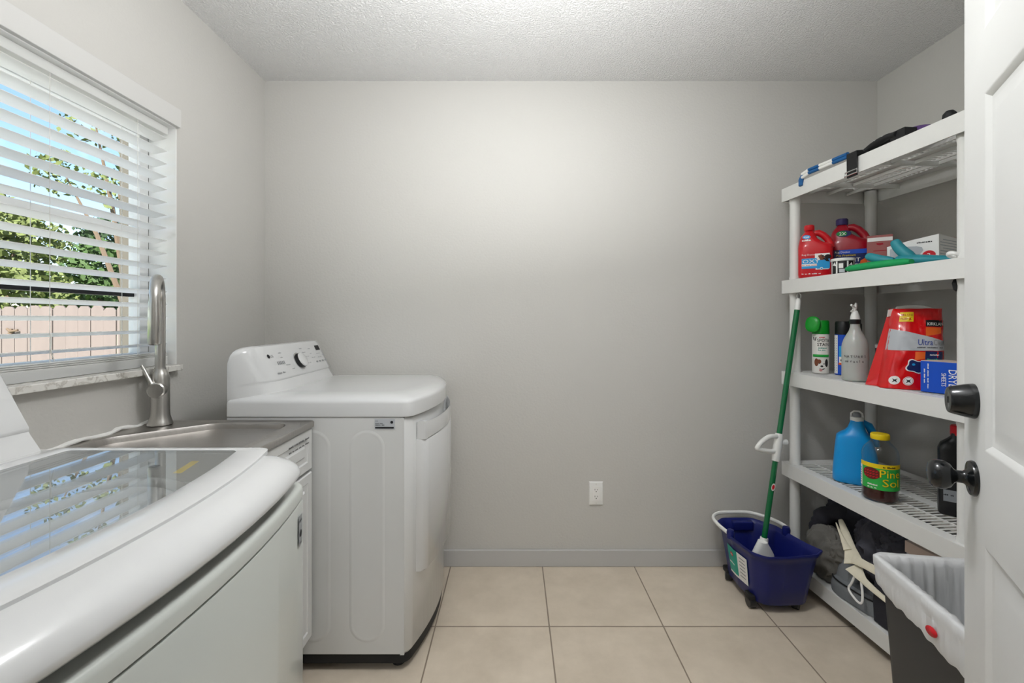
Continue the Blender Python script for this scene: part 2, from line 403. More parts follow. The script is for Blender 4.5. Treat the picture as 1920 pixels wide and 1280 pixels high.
for y in (.80, 1.24, 1.53):
    m = MB('offwhite_plastic')
    for x in (-1.2635, -1.3165): m.tube([(x, y, 1.905), (x, y, 1.11)], .0009, 5)
    build(m, 'ladder_cord', bl, True)
m = MB('offwhite_plastic')
m.tube([(-1.262, 1.242, 1.19), (-1.256, 1.236, 1.165), (-1.254, 1.232, 1.150), (-1.258, 1.240, 1.135), (-1.262, 1.250, 1.118)], .0014, 6)
build(m, 'lift_cord', bl, True)

# ---- outdoors
def fence():
    f = thing('wooden_fence', 'pale wooden dog-ear picket fence outside beyond the window', 'fence', (-6, 5, -.5))
    m = MB('fence_wood'); rnd = random.Random(3)
    x = -9.0; i = 0
    while x < -3.2:
        t = 1.37+rnd.uniform(-.02, .02); y = 5+rnd.uniform(-.006, .006)
        m.prism([(x, y, -.5), (x+.136, y, -.5), (x+.136, y, t-.035), (x+.105, y, t), (x+.031, y, t), (x, y, t-.035)], (0, .018, 0)); x += .1405; i += 1
    build(m, 'pickets', f, True, bevel=.002, bseg=1)
    for z in (-.2, .5, 1.15):
        m = MB('fence_wood'); m.box(-9, -3.2, 5.02, 5.058, z, z+.08); build(m, 'rail', f, True)
fence()
g = thing('gate_latch', 'small dark metal gate latch on the picket fence outside', 'latch', (-5.5, 4.99, 1.1))
m = MB('bark'); m.tube([(-5.55, 4.985, 1.13), (-5.50, 4.97, 1.10), (-5.42, 4.975, 1.115)], .012, 8); m.box(-5.53, -5.49, 4.975, 4.993, 1.06, 1.13); build(m, 'latch_bar', g, True)
def tree(cx, cy, blobs, n, size, mt, label, trunk=True, seed=1, depth_k=1):
    kk = depth_k; cx *= kk; cy *= kk; blobs = [(a*kk, b*kk, CAMZ+(c-CAMZ)*kk, d*kk) for a, b, c, d in blobs]; size *= kk
    t = thing('leafy_tree', label, 'tree', (cx, cy, -.5), group='trees beyond the fence')
    rnd = random.Random(seed); m = MB(mt)
    for k in range(n):
        bx, by, bz, br = blobs[rnd.randrange(len(blobs))]
        d = Vector((rnd.gauss(0, 1), rnd.gauss(0, 1), rnd.gauss(0, 1))).normalized()*br*rnd.uniform(.55, 1.0)
        p = Vector((bx, by, bz))+Vector((d.x, d.y, d.z*.8)); a = Vector((rnd.uniform(-1, 1), rnd.uniform(-1, 1), rnd.uniform(-1, 1))).normalized(); b = a.orthogonal().normalized()
        s = size*rnd.uniform(.5, 1.2)
        m.face([m.v(p-a*s), m.v(p-b*s*.5), m.v(p+a*s), m.v(p+b*s*.5)])
    build(m, 'foliage', t, True, recalc=False)
    m = MB('bark'); m.tube([(cx, cy, -.5), (cx+.05, cy, 1.0), (cx-.1, cy+.05, 2.2)], [.12, .09, .05], 8)
    for bx, by, bz, br in blobs: m.tube([(cx, cy, 1.2), ((cx+bx)/2, (cy+by)/2, (1.2+bz)/2+.2), (bx, by, bz)], [.05, .035, .012], 6)
    build(m, 'trunk', t, True)
tree(-10.2, 9.0, [(-10.6, 9, 2.2, 1.1), (-9.6, 8.8, 1.7, .9), (-10.9, 9.2, 3.2, .9), (-9.9, 9.1, 2.8, .8)], 4200, .085, 'leaf_yellow', 'yellow-green tree behind the left end of the picket fence', seed=2, depth_k=.86)
tree(-8.6, 9.4, [(-8.9, 9.4, 1.7, .95), (-8.3, 9.3, 2.3, .7), (-8.0, 9.2, 1.5, .8)], 3400, .08, 'leaf_green', 'bright green bushy tree behind the middle of the fence', seed=3, depth_k=1.1)
tree(-7.3, 10.0, [(-8.2, 10.2, 2.6, .7), (-7.8, 10.1, 1.6, .8), (-7.2, 10.0, 2.2, .6), (-8.9, 10.0, 3.0, .6)], 2600, .08, 'leaf_dark', 'dark green tree rising beside the neighbouring roof', seed=4, depth_k=1.42)
tree(-6.4, 7.6, [(-6.9, 7.5, 4.5, .55), (-6.0, 7.6, 4.1, .5), (-7.6, 7.7, 3.7, .5), (-6.6, 7.6, 3.4, .45), (-5.9, 7.4, 5.0, .5)], 900, .06, 'leaf_yellow', 'tall sparse tree whose thin branches cross the upper sky', seed=5)
t = thing('neighbour_house', 'low neighbouring house with grey shingle roof behind the fence', 'house', (-14.6, 18.8, -.5))
m = MB('exterior_stucco'); m.box(-17.3, -12.0, 17.8, 20, -.5, 1.7); build(m, 'house_wall', t, True)
m = MB('roof_grey'); m.prism([(-17.6, 17.4, 1.65), (-17.6, 20.4, 1.65), (-17.6, 18.9, 2.5)], (6.0, 0, 0)); build(m, 'roof', t, True)
# ================================================================== SINK
def pt(z): return lambda p: (p[0], p[1], z)
sc = thing('sink_cabinet', 'white laundry sink cabinet between the washer and the dryer', 'cabinet', (-.97, 1.27, 0))
m = MB('enamel_side'); m.box(-1.226, -.712, .972, .986, .14, .862); m.box(-1.226, -.712, 1.554, 1.568, .14, .862); m.box(-1.226, -.712, .986, 1.554, .14, .155); m.box(-1.226, -1.222, .986, 1.554, .155, .862); m.box(-.722, -.712, .986, 1.554, .70, .862); m.box(-1.226, -.74, .985, 1.555, 0, .14); build(m, 'body', sc, True, bevel=.003)
def front_panel(z0, z1, y0=.978, y1=1.570):
    mm = MB('enamel_side'); P = [(0, 0), (0, .016), (.004, .02)]
    def rect(ins, x): return [(x, y0+ins, z0+ins), (x, y1-ins, z0+ins), (x, y1-ins, z1-ins), (x, y0+ins, z1-ins)]
    mm.loft([rect(0, -.712), rect(0, -.699), rect(.003, -.695), rect(.03, -.695), rect(.034, -.699), rect(.05, -.699), rect(.056, -.694)]); return mm
m = front_panel(.718, .858)
Fp = lambda u, v, e: Vector((-.6938+e, u, v))
m.use('ink_black'); m.text(Fp, 'WARNING: DO NOT OVERTIGHTEN FITTINGS', 1.405, .828, .010, .0006, .0004, width=.14); m.text(Fp, 'KEEP HOT ITEMS AWAY FROM PLASTIC', 1.405, .812, .010, .0006, .0004, width=.14)
build(m, 'drawer_front', sc, True)
build(front_panel(.142, .708, .978, 1.272), 'door', sc, True); build(front_panel(.142, .708, 1.276, 1.570), 'door', sc, True)

sk = thing('utility_sink', 'brushed stainless steel drop-in sink set on the white cabinet', 'sink', (-.97, 1.27, .863))
def outl(ins=0, z=0):
    x0, x1, y0, y1 = XL+.001+ins*.3, -.688-ins, .966+ins, 1.578-ins
    return [(p[0], p[1], z) for p in round_poly([(x0, y0), (x1, y0), (x1, y1), (x0+.06, y1), (x0, y1-.06)], [.012, .012, .012, .001, .001])]
def inl(ins, z, rr=1):
    x0, x1, y0, y1 = -1.205+ins, -.742-ins, 1.0+ins, 1.538-ins
    return [(p[0], p[1], z) for p in round_poly([(x0, y0), (x1, y0), (x1, y1), (x0+.20, y1), (x0, y1-.19)], [.06, .07, .07, .09, .09])]
m = MB('steel')
m.loft([outl(0, .863), outl(0, .878), outl(.003, .882), outl(.01, .8815), outl(.018, .879), inl(-.012, .879), inl(-.004, .8835), inl(.003, .8815), inl(.006, .872), inl(.014, .72), inl(.03, .695), inl(.06, .688)], cap0=True, cap1=True)
build(m, 'basin', sk, True, angle=50, recalc=True)
m = MB('nickel'); m.lathe([(.0, .689), (.045, .689), (.045, .692), (.03, .6925), (.0, .6905)], (-.97, 1.25, 0), 24, cap0=False, cap1=False); build(m, 'drain', sk, True)
m = MB('white_plastic'); random.seed(5)
m.tube([(XL+.006+.004*math.sin(i*1.3), .98+i*.02, .884+.004*math.sin(i*.9)) for i in range(30)], [.005+.003*random.random() for i in range(30)], 8); build(m, 'caulk_bead', sk, True)

fa = thing('kitchen_faucet', 'tall brushed nickel pull-down faucet standing on the sink corner', 'faucet', (-1.180, 1.520, .881))
m = MB('nickel'); m.lathe([(.036, 0), (.036, .004), (.0325, .012), (.0275, .03), (.0265, .05), (.0265, .150), (.0225, .172), (.0165, .182), (.0165, .19)], seg=36); build(m, 'body', fa)
dx, dy = .54*.13, -.84*.13
R_ = .0775; ux, uy = .54, -.84
zt = .402
pts = [(0, 0, .18), (0, 0, .25), (0, 0, .32), (0, 0, zt)]
for i in range(1, 19):
    a = PI*i/18; pts.append((ux*R_*(1-math.cos(a)), uy*R_*(1-math.cos(a)), zt+R_*math.sin(a)))
ex, ey = ux*2*R_, uy*2*R_
m = MB('nickel'); m.tube(pts, [.0145]*len(pts), 20); build(m, 'neck', fa, angle=60)
m = MB('nickel'); m.tube([(ex, ey, zt+.004), (ex, ey, zt-.002), (ex, ey, zt-.05), (ex, ey, .276), (ex, ey, .273)], [.0148, .0155, .0172, .0172, .0155], 24); m.use('black_rubber'); m.tube([(ex, ey, .274), (ex, ey, .2715)], .013, 20); build(m, 'spray_head', fa, angle=60)
M = Matrix.Translation((0, 0, .117)) @ Vector((.30, -.95, 0)).to_track_quat('Z', 'Y').to_matrix().to_4x4()
m = MB('nickel'); m.lathe([(.024, .0), (.0255, .02), (.0255, .034), (.022, .037), (0, .0375)], seg=32, M=M, cap1=False)
m.tube([(.0, -.03, .128), (-.012, -.03, .150), (-.030, -.028, .182), (-.040, -.027, .198)], [.008, .0068, .0058, .0052], 12); build(m, 'handle', fa)

# ================================================================== DRYER AND WASHER
def plan(xr, xf, bow, y0, y1, rr, rf, ins=0, z=0, nb=14):
    xr += ins; xf -= ins; y0 += ins; y1 -= ins; yc = (y0+y1)/2; h = (y1-y0)/2
    c = round_poly([(xr, y1), (xr, y0), (xf, y0), (xf, y1)], [rr, rr, rf, rf], 6)
    out = c[:18]
    ya, yb = c[17][1], c[18][1]
    for i in range(1, nb):
        y = ya+(yb-ya)*i/nb; out.append((xf, y))
    out += c[18:]
    res = []
    for x, y in out:
        k = max(0, (x-(xr+xf)/2)/((xf-xr)/2)); res.append((x+bow*k*k*(1-((y-yc)/h)**2), y, z))
    return res
def console(parent, xr, xb, y0, y1, zb, ztp, st2=None):
    dxx = xb-xr
    prof = [(0, 0), (0, .86), (.06, .97), (.16, 1.0), (.30, 1.0), (.36, .985), (.42, .93), (.55, .709), (.68, .488), (.755, .36), (.757, .335), (.75, .315), (.77, .28), (.90, .10), (1.0, .0)]
    st = [(0, .10, .74), (.006, .22, .84), (.015, .40, .91), (.03, .60, .955), (.05, .80, .985), (.075, .94, .998), (.11, 1, 1)]
    ys = [(y0+d, sx, sz) for d, sx, sz in st]+[(y0+(y1-y0)*t, 1, 1) for t in (.3, .4, .5, .6, .7)]+[(y1-d, sx, sz) for d, sx, sz in (st2 or st)[::-1]]
    mm = MB('enamel')
    mm.loft([[(xr+dxx*px*sx, y, zb+(ztp-zb)*pz*sz) for px, pz in prof] for y, sx, sz in ys])
    return build(mm, 'control_console', parent, True, angle=30)
def appliance(is_dryer):
    if is_dryer:
        root = thing('clothes_dryer', 'white electric clothes dryer with control console against the back wall', 'dryer', (-.68, 1.925, 0))
        xr, xs, xf, y0, y1, bow = -1.001, -.383, -.362, 1.585, 2.262, .062
    else:
        root = thing('washing_machine', 'white top-load washing machine with glass lid in the left foreground', 'washing machine', (-.76, .608, 0))
        xr, xs, xf, y0, y1, bow = -1.12, -.472, -.454, .268, .951, .040
    # cabinet sides
    m = MB('enamel_side'); m.box(xr, xs, y0+.001, y1-.001, .062, .889); build(m, 'cabinet', root, True, bevel=.004)
    # toe base and feet
    m = MB('black_rubber'); m.loft([plan(xr+.01, xf-.012, bow, y0+.008, y1-.008, .01, .03, 0, z) for z in (.028, .0625)]); build(m, 'toe_base', root, True)
    for x in (xr+.06, xf-.05):
        for y in (y0+.05, y1-.05):
            m = MB('black_rubber'); m.lathe([(.016, 0), (.022, .004), (.022, .014), (.008, .016), (.008, .03)], (x, y, 0), 16); build(m, 'foot', root, True)
    return root, xr, xs, xf, y0, y1, bow
dr, xr, xs, xf, y0, y1, bow = appliance(True)
def band(mm, xback, xf, bow, y0, y1, off, z0, z1, rf=.012, n=20, zin=.0):
    yc = (y0+y1)/2; h = .3395
    def xx(y): return xf+off+bow*(1-((y-1.9235)/h)**2)
    out = [(xback, y0), (xback, y1)]
    ys = [y1+(y0-y1)*i/n for i in range(n+1)]
    c = [(xx(y), y) for y in ys]
    c[0] = (c[0][0]-rf, c[0][1]); c[-1] = (c[-1][0]-rf, c[-1][1])
    c.insert(1, (xx(y1-rf), y1-rf)); c.insert(-1, (xx(y0+rf), y0+rf))
    pl = [(xback, y0)]+[(xback, y1)]+c
    secs = []
    for z, i in ((z0, rf*.6), (z0+rf*.6, 0), (z1-rf*.6, 0), (z1, rf*.6)):
        secs.append([(x-(i if k > 1 else 0), y, z) for k, (x, y) in enumerate(pl)])
    mm.loft(secs); return mm
m = MB('enamel_side'); band(m, xs+.0015, xf-.006, bow, y0, y1, 0, .062, .888, rf=.018); build(m, 'front_panel', dr, True, angle=50)
m = MB('enamel'); band(m, xf+.0, xf, bow, y0+.050, y1-.03, .027, .325, .800, rf=.012)
def door_lip(mm, y0, y1, off0, off1, z0, z1, n=20):
    h = .3395; X = lambda y: xf+bow*(1-((y-1.9235)/h)**2)
    ys = [y0+(y1-y0)*i/n for i in range(n+1)]
    mm.loft([[(X(y)+off0, y, z0), (X(y)+off1, y, z0), (X(y)+off1, y, z1-.012), (X(y)+off1-.003, y, z1-.003), (X(y)+(off0+off1)/2, y, z1), (X(y)+off0, y, z1-.004)] for y in ys])
door_lip(m, y0+.0695, y1-.0495, .020, .0265, .801, .858)
door_lip(m, y0+.052, y0+.070, -.003, .0268, .7995, .866, 4); door_lip(m, y1-.05, y1-.032, -.003, .0268, .7995, .866, 4)
door = build(m, 'door', dr, True, angle=50)
# top cover
m = MB('enamel')
m.loft([plan(xr, xf+.004, bow+.004, y0-.002, y1, .008, .03, i, z) for i, z in ((.004, .8895), (0, .8925), (0, .938), (.002, .9445), (.007, .950), (.018, .9555), (.034, .9605), (.055, .9635), (.09, .9655))])
build(m, 'top_cover', dr, True, angle=50)
cn = console(dr, xr, -.832, 1.590, 2.252, .942, 1.132)
def Fd(u, v, e): return Vector((0, u, 0))+pA+ud2*v+nn2*e
pA = Vector((xr+.169*.755, 0, .942+.190*.36)); pB = Vector((xr+.169*.42, 0, .942+.190*.93)); ud2 = (pB-pA).normalized(); nn2 = Vector((ud2.z, 0, -ud2.x))
SL = (pB-pA).length
m = MB('enamel'); kc = Fd(1.905, .052, 0)
M = nn2.to_track_quat('Z', 'Y').to_matrix().to_4x4()
m.use('chrome'); m.lathe([(.038, 0), (.038, .003), (.034, .004)], kc, 32, M, cap1=True)
m.use('label_black'); m.lathe([(.033, .0035), (.031, .017)], kc, 32, M, cap0=False, cap1=False)
m.use('enamel'); m.lathe([(.031, .017), (.030, .021), (.026, .023), (.0, .0225)], kc, 32, M, cap0=False, cap1=False)
build(m, 'dial_knob', dr, True)
m = MB('label_black'); m.surf(Fd, 2.105, 2.148, .088, .112, 1, 1, .0012); build(m, 'display', cn, True)
m = MB('ink_black'); m.disc(Fd, 1.700, .092, .0085, .001); m.text(Fd, 'LG', 1.712, .086, .0155, .001, .0006)
m.use('ink_grey'); m.text(Fd, 'Sensor Dry', 1.70, .016, .011, .001, .0002)
for (u, v, t) in ((1.775, .098, 'Normal'), (1.775, .078, 'Heavy'), (1.79, .044, 'Delicates'), (1.82, .024, 'Towels'), (1.955, .104, 'Cotton'), (1.965, .085, 'Sanitary'), (1.97, .064, 'Small Load'), (1.965, .034, 'Speed Dry'), (2.03, .098, 'Energy'), (2.03, .075, 'Temp'), (2.03, .055, 'Time Dry'), (2.09, .070, 'More Time'), (2.09, .052, 'Less Time'), (2.14, .060, 'Signal')):
    m.text(Fd, t, u, v, .0072, .001, .0001)
for i in range(4):
    u = 2.05+i*.03; m.shape(Fd, [(u, .03), (u+.018, .03), (u+.018, .038), (u, .038)], .001)
for i in range(5): m.shape(Fd, [(1.735+i*.012, .052), (1.742+i*.012, .052), (1.742+i*.012, .066), (1.735+i*.012, .066)], .001)
build(m, 'panel_printing', cn, True)
def stadium(mm, x0, x1, z0, z1, y, w=.010, d=.0013):
    def ring(i, yy):
        r = (x1-x0)/2-i; cx = (x0+x1)/2; out = []
        for k in range(25): a = PI*k/24; out.append((cx+r*math.cos(a), yy, z1-(x1-x0)/2+r*math.sin(a)))
        for k in range(25): a = PI+PI*k/24; out.append((cx+r*math.cos(a), yy, z0+(x1-x0)/2+r*math.sin(a)))
        return out
    mm.loft([ring(0, y), ring(w*.3, y-d*.3), ring(w*.7, y-d), ring(w, y-d), ring(w*1.4, y-d*.7), ring(w*1.8, y-d*.5)], cap0=False, cap1=True)
for x in (-.573, -.762, -.951):
    m = MB('enamel_side'); stadium(m, x, x+.125, .105, .845, 1.5858); build(m, 'embossed_panel', dr, True, angle=60)
Fs = lambda u, v, e: Vector((u, 1.5855-e, v))
m = MB('label_grey'); m.surf(Fs, -.484, -.413, .848, .884, 1, 1, .001)
m.use('ink_black'); m.text(Fs, 'LG', -.481, .875, .007, .002); m.text(Fs, 'MMMMM MMMMM', -.481, .8675, .0045, .002); m.text(Fs, '120/240V 60Hz', -.481, .862, .0045, .002); m.disc(Fs, -.424, .873, .005, .002)
m.shape(Fs, [(-.482, .851), (-.417, .851), (-.417, .857), (-.482, .857)], .0015); build(m, 'rating_label', dr, True)

# washer
wr, xr, xs, xf, y0, y1, bow = appliance(False)
m = MB('enamel_green'); yc_ = (y0+y1)/2
m.loft([plan(xs+.0015, xf+dx_, bow, y0+.001, y1-.001, .001, .02, 0, z) for dx_, z in ((.006, .062), (.018, .072), (.018, .860), (.017, .863))]); build(m, 'front_panel', wr, True, angle=50)
m = MB('enamel_green'); m.loft([plan(xs+.0015, xf+.018, bow, y0+.001, y1-.001, .001, .02, i, z) for i, z in ((.003, .8655), (.0, .868), (0, .885), (.002, .891), (.006, .894), (.014, .893), (.022, .889))]); build(m, 'front_rail', wr, True, angle=50)
m = MB('groove'); m.loft([plan(xs-.02, xf-.022, bow, y0+.012, y1-.012, .001, .02, 0, z) for z in (.870, .917)]); build(m, 'pull_recess', wr, True, angle=50)
gx0, gx1, gy0, gy1 = -.895, -.553, .305, .914
def gl(ins, z): return plan(gx0, gx1, .040, gy0, gy1, .01, .012, ins, z)
m = MB('enamel')
m.loft([plan(xr, xf+.018, bow+.002, y0-.002, y1+.001, .01, .05, i, z) for i, z in ((.010, .9135), (.003, .9145), (0, .919), (.0, .926), (.005, .937), (.014, .947), (.028, .956), (.045, .962))]+[gl(-.022, .9645), gl(.006, .9640), gl(.010, .955), gl(.03, .90)], cap0=True, cap1=True)
m.use('enamel'); m.tube([( (gx0+gx1)/2+.02+.19*math.cos(a), .61+.265*math.sin(a), .915) for a in [2*PI*i/48 for i in range(48)]], .012, 8, closed=True)
build(m, 'top_cover', wr, True, angle=50)
m = MB('enamel')
m.loft([plan(-.932, -.500, .044, .282, .934, .006, .02, i, z) for i, z in ((.0, .960), (0, .9672), (.002, .9682))]+[gl(-.001, .9692), gl(.001, .9680), gl(.001, .9640)], cap0=False, cap1=False); lid = build(m, 'lid', wr, True, angle=50)
m = MB('lid_glass'); m.loft([gl(0.0015, .9645), gl(.0015, .9678)]); build(m, 'lid_glass', lid, True, angle=50)
Ft = lambda u, v, e: Vector((u, v, .905+e))
m = MB('label_yellow'); m.shape(Ft, [(-.600, .80), (-.585, .80), (-.600, .87), (-.615, .87)], .055); build(m, 'lid_sticker', lid, True)
console(wr, xr, -.938, .275, .935, .942, 1.135, [(0, .86, .93), (.004, .94, .97), (.012, 1, 1), (.02, 1, 1)])
pA = Vector((xr+.182*.755, 0, .942+.193*.36)); pB = Vector((xr+.182*.42, 0, .942+.193*.93)); ud3 = (pB-pA).normalized(); nn3 = Vector((ud3.z, 0, -ud3.x))
def Fw(u, v, e): return Vector((0, u, 0))+pA+ud3*v+nn3*e
m = MB('ink_grey')
for i in range(5): m.text(Fw, ('Rinse+Spin', 'Soil Level', 'Spin Speed', 'Water Temp', 'Delay Wash')[i], .80, .022+.012*i, .006, .001)
build(m, 'panel_printing', wr, True)
m = MB('frost_grey')
Ffr = lambda u, v, e: Vector((xf+.0195+e+bow*(1-((u-yc_)/.3415)**2), u, v))
m.surf(Ffr, .893, .918, .782, .842, 2, 2, .0008); m.use('ink_black'); m.text(Ffr, 'ENERGY', .895, .83, .006, .0016); m.disc(Ffr, .905, .806, .007, .0016); m.text(Ffr, '2020', .897, .787, .006, .0016); build(m, 'front_sticker', wr, True)

# ================================================================== WALL OUTLET
ol = thing('wall_outlet', 'white duplex power outlet on the back wall above the baseboard', 'outlet', (.412, YB, .363))
m = MB('white_plastic'); m.loft([[(x*(.035-i), -d, z*(.058-i)) for x, z in ((-1, -1), (1, -1), (1, 1), (-1, 1))] for i, d in ((0, 0), (0, .003), (.003, .0065), (.004, .007))]); build(m, 'cover_plate', ol)
m = MB('paper_white'); m.box(-.0165, .0165, -.0085, -.006, -.0335, .0335)
m.use('outlet_slot')
for z in (.017, -.017):
    m.box(-.0075, -.0055, -.0088, -.008, z-.001, z+.007); m.box(.005, .007, -.0088, -.008, z-.001, z+.006); m.lathe([(.0026, 0), (.0026, .0004)], (0, -.0084, z-.007), 12, Matrix.Rotation(R(90), 4, 'X'))
build(m, 'receptacle', ol)
for z in (.047, -.047):
    m = MB('offwhite_plastic'); m.lathe([(.003, 0), (.003, .001), (.002, .0015)], (0, -.007, z), 12, Matrix.Rotation(R(90), 4, 'X')); build(m, 'screw', ol)
# ================================================================== SHELVING UNIT
SA = R(3.83)
sh = thing('shelving_unit', 'white plastic five-tier shelving unit standing in the right corner', 'shelving unit', (1.295, 2.2, 0), SA)
SX = Vector((math.cos(SA), math.sin(SA), 0)); SY = Vector((-math.sin(SA), math.cos(SA), 0))
SW, SLn = .457, .855
TOPS = (1.859, 1.418, .9825, .548, .104)
m = MB('shelf_plastic'); t_ = .006; H = .064
m.box(0, SW, -t_, 0, -H, 0); m.box(0, SW, -SLn, -SLn+t_, -H, 0); m.box(0, t_, -SLn+t_, -t_, -H, 0); m.box(SW-t_, SW, -SLn+t_, -t_, -H, 0)
E = .0015
def strip(x0, x1, y0, y1, d=.006): m.box(x0, x1, y0, y1, -d-E, -E)
strip(t_, .05, -SLn+t_, -t_); strip(SW-.05, SW-t_, -SLn+t_, -t_); strip(.05, SW-.05, -.052, -t_); strip(.05, SW-.05, -SLn+t_, -SLn+.052)
strip(.125, .135, -SLn+.052, -.052, .012); strip(.205, .252, -SLn+.052, -.052, .008); strip(.322, .332, -SLn+.052, -.052, .012)
y = -.064
while y > -SLn+.06:
    for a, b in ((.05, .125), (.135, .205), (.252, .322), (.332, SW-.05)): strip(a, b, y-.008, y, .004)
    y -= .021
for yy in (-.16, -.455, -.75): m.box(t_, SW-t_, yy-.002, yy+.002, -.034, -.0135)
for xx in (.13, .228, .327): m.box(xx-.002, xx+.002, -SLn+t_, -t_, -.028, -.0135)
me_shelf = None
for z in TOPS:
    if me_shelf is None:
        o = build(m, 'shelf', sh, bevel=.0012, bseg=1); me_shelf = o
    else:
        o = me_shelf.copy(); COL.objects.link(o); o.parent = sh
    o.location = (0, 0, z)
post0 = {}
for i in range(5):
    zt_ = TOPS[i]-.013; zb_ = TOPS[i+1]-.0015 if i < 4 else 0
    for k, (px_, py_) in enumerate(((.040, -.040), (SW-.034, -.036), (.040, -SLn+.045), (SW-.034, -SLn+.045))):
        key = round(zt_-zb_, 3)
        if key not in post0:
            h = zt_-zb_; m = MB('shelf_plastic'); m.lathe([(.0245, 0), (.0245, .012), (.0225, .018), (.0225, h-.07), (.0245, h-.062), (.0245, h)], seg=24)
            o = build(m, 'post', sh); post0[key] = o
        else:
            o = post0[key].copy(); COL.objects.link(o); o.parent = sh
        o.location = (px_, py_, zb_)

def cyl_F(r, z0=0, a0=-90):   # u = arc length around, v = height ; a0 = heading (deg) of u=0
    def F(u, v, e): a = R(a0)+u/r; return Vector(((r+e)*math.cos(a), (r+e)*math.sin(a), v+z0))
    return F
def flat_F(x, y, z, ang):     # plane whose outward normal heading is ang (deg); u to the right seen from outside
    a = R(ang); n_ = Vector((math.cos(a), math.sin(a), 0)); u_ = Vector((-n_.y, n_.x, 0))
    return lambda u, v, e: Vector((x, y, z))+u_*u+Vector((0, 0, v))+n_*e
def sup(cx, cy, a, b, z, n=3.2, k=40):
    out = []
    for i in range(k):
        t = 2*PI*i/k; c, s = math.cos(t), math.sin(t)
        out.append((cx+a*math.copysign(abs(c)**(2/n), c), cy+b*math.copysign(abs(s)**(2/n), s), z))
    return out
def face_cam(x, y): return math.atan2(-x, y)   # rotation so that local -Y looks at the doorway

# ---- red jugs (local: front = -Y, handle on +X)
def jug(name, label, loc, rz, w, d, h, body, cap, labelfn, sw=0):
    t = thing(name, label, 'bottle', loc, rz, None)
    m = MB(body); s = []
    hb = h*.60
    for z, fx, fy, n in ((0, .90, .86, 4), (.006, .97, .96, 4), (.02, 1, 1, 4), (hb*.95, 1, 1, 4), (hb, .99, .98, 3.6)):
        s.append(sup(0, 0, w/2*fx, d/2*fy, z, n))
    # shoulder leans to the spout side, leaving room for the handle
    for t_k, (x0, x1, fy) in ((.10, (-.98, .86, .97)), (.25, (-.95, .45, .94)), (.45, (-.90, .16, .86)), (.65, (-.82, .06, .72)), (.82, (-.68, .0, .5)), (.93, (-.58, -.08, .38)), (1.0, (-.56, -.10, .34))):
        z = hb+(h*.90-hb)*t_k; s.append(sup((x0+x1)/4*w, 0, (x1-x0)/4*w, d/2*fy, z, 2.8))
    m.loft(s)
    hx = w/2
    m.tube([(-.02*w, 0, h*.845), (.10*w, 0, h*.85), (.24*w, 0, h*.80), (.36*w, 0, h*.72), (.43*w, 0, h*.635), (.44*w, 0, h*.56)], [d*.17, d*.19, d*.19, d*.19, d*.20, d*.22], 14)
    build(m, 'jug_body', t, angle=60)
    m = MB(cap); cx = -.165*w; m.lathe([(w*.15, h*.895), (w*.155, h*.90), (w*.155, h*.985), (w*.135, h), (0, h)], (cx, 0, 0), 26, cap1=False); build(m, 'cap', t)
    labelfn(t, w, d, h)
    return t
def oxy(t, w, d, h):
    F = lambda u, v, e: Vector((u, -(d/2+.0006)-e+.004*(abs(u)/(w/2))**3, v))
    m = MB('label_blue'); a, b = -w*.40, w*.40
    def rect(mt, u0, u1, v0, v1, e): m.use(mt); m.surf(F, u0, u1, v0, v1, 6, 1, e)
    rect('label_blue', a, b, .042, .088, .0003); rect('paper_white', a, b*.2, .053, .063, .0008); rect('paper_white', -w*.02, b, .088, .108, .0003); rect('label_blue', .005, b, .04, .066, .0009)
    m.use('paper_white'); m.shape(F, [(.0, .036), (b*.9, .036), (b, .043), (.0, .043)], .0005)
    m.use('fur_brown'); m.shape(F, [(.008, .098), (.022, .103), (.036, .092), (.030, .078), (.018, .078)], .0009)
    m.use('fur_white'); m.disc(F, .012, .086, .008, .0007); m.use('fur_black'); m.disc(F, .046, .092, .013, .001, .010); m.shape(F, [(.024, .088), (.046, .082), (.052, .07), (.04, .072)], .0012); m.disc(F, .027, .096, .004, .0014)
    m.use('paper_white'); m.text(F, 'Rug Doctor', a, .101, .010, .0008, .0004, width=w*.42); m.text(F, 'OXY', a+.002, .067, .022, .0012, .0012, width=w*.50)
    m.use('label_red'); m.text(F, 'PET STAIN REMOVER', a+.002, .0555, .005, .0012, 0, width=w*.45)
    m.use('paper_white'); m.text(F, '64 FL OZ (1.89 L)', a, .016, .008, .0008, .0004, width=w*.55); m.disc(F, .022, .04, .006, .0014)
    m.use('label_blue'); m.disc(F, .022, .04, .0035, .002)
    build(m, 'front_label', t, recalc=False)
    m = MB('label_blue'); F2 = lambda u, v, e: Vector((u, -(d/2*.86)-e+(v-h*.72)*.30, v)); cx = -w*.26
    m.disc(F2, cx, h*.765, w*.12, .0012, h*.04); m.use('paper_white'); m.disc(F2, cx, h*.765, w*.085, .0016, h*.018); m.text(F2, 'STEAM', cx-.017, h*.685, .014, .0016, .0008, width=.036); m.use('label_blue'); m.text(F2, 'PET', cx-.008, h*.757, .009, .0022, .0004)
    build(m, 'neck_badge', t, recalc=False)
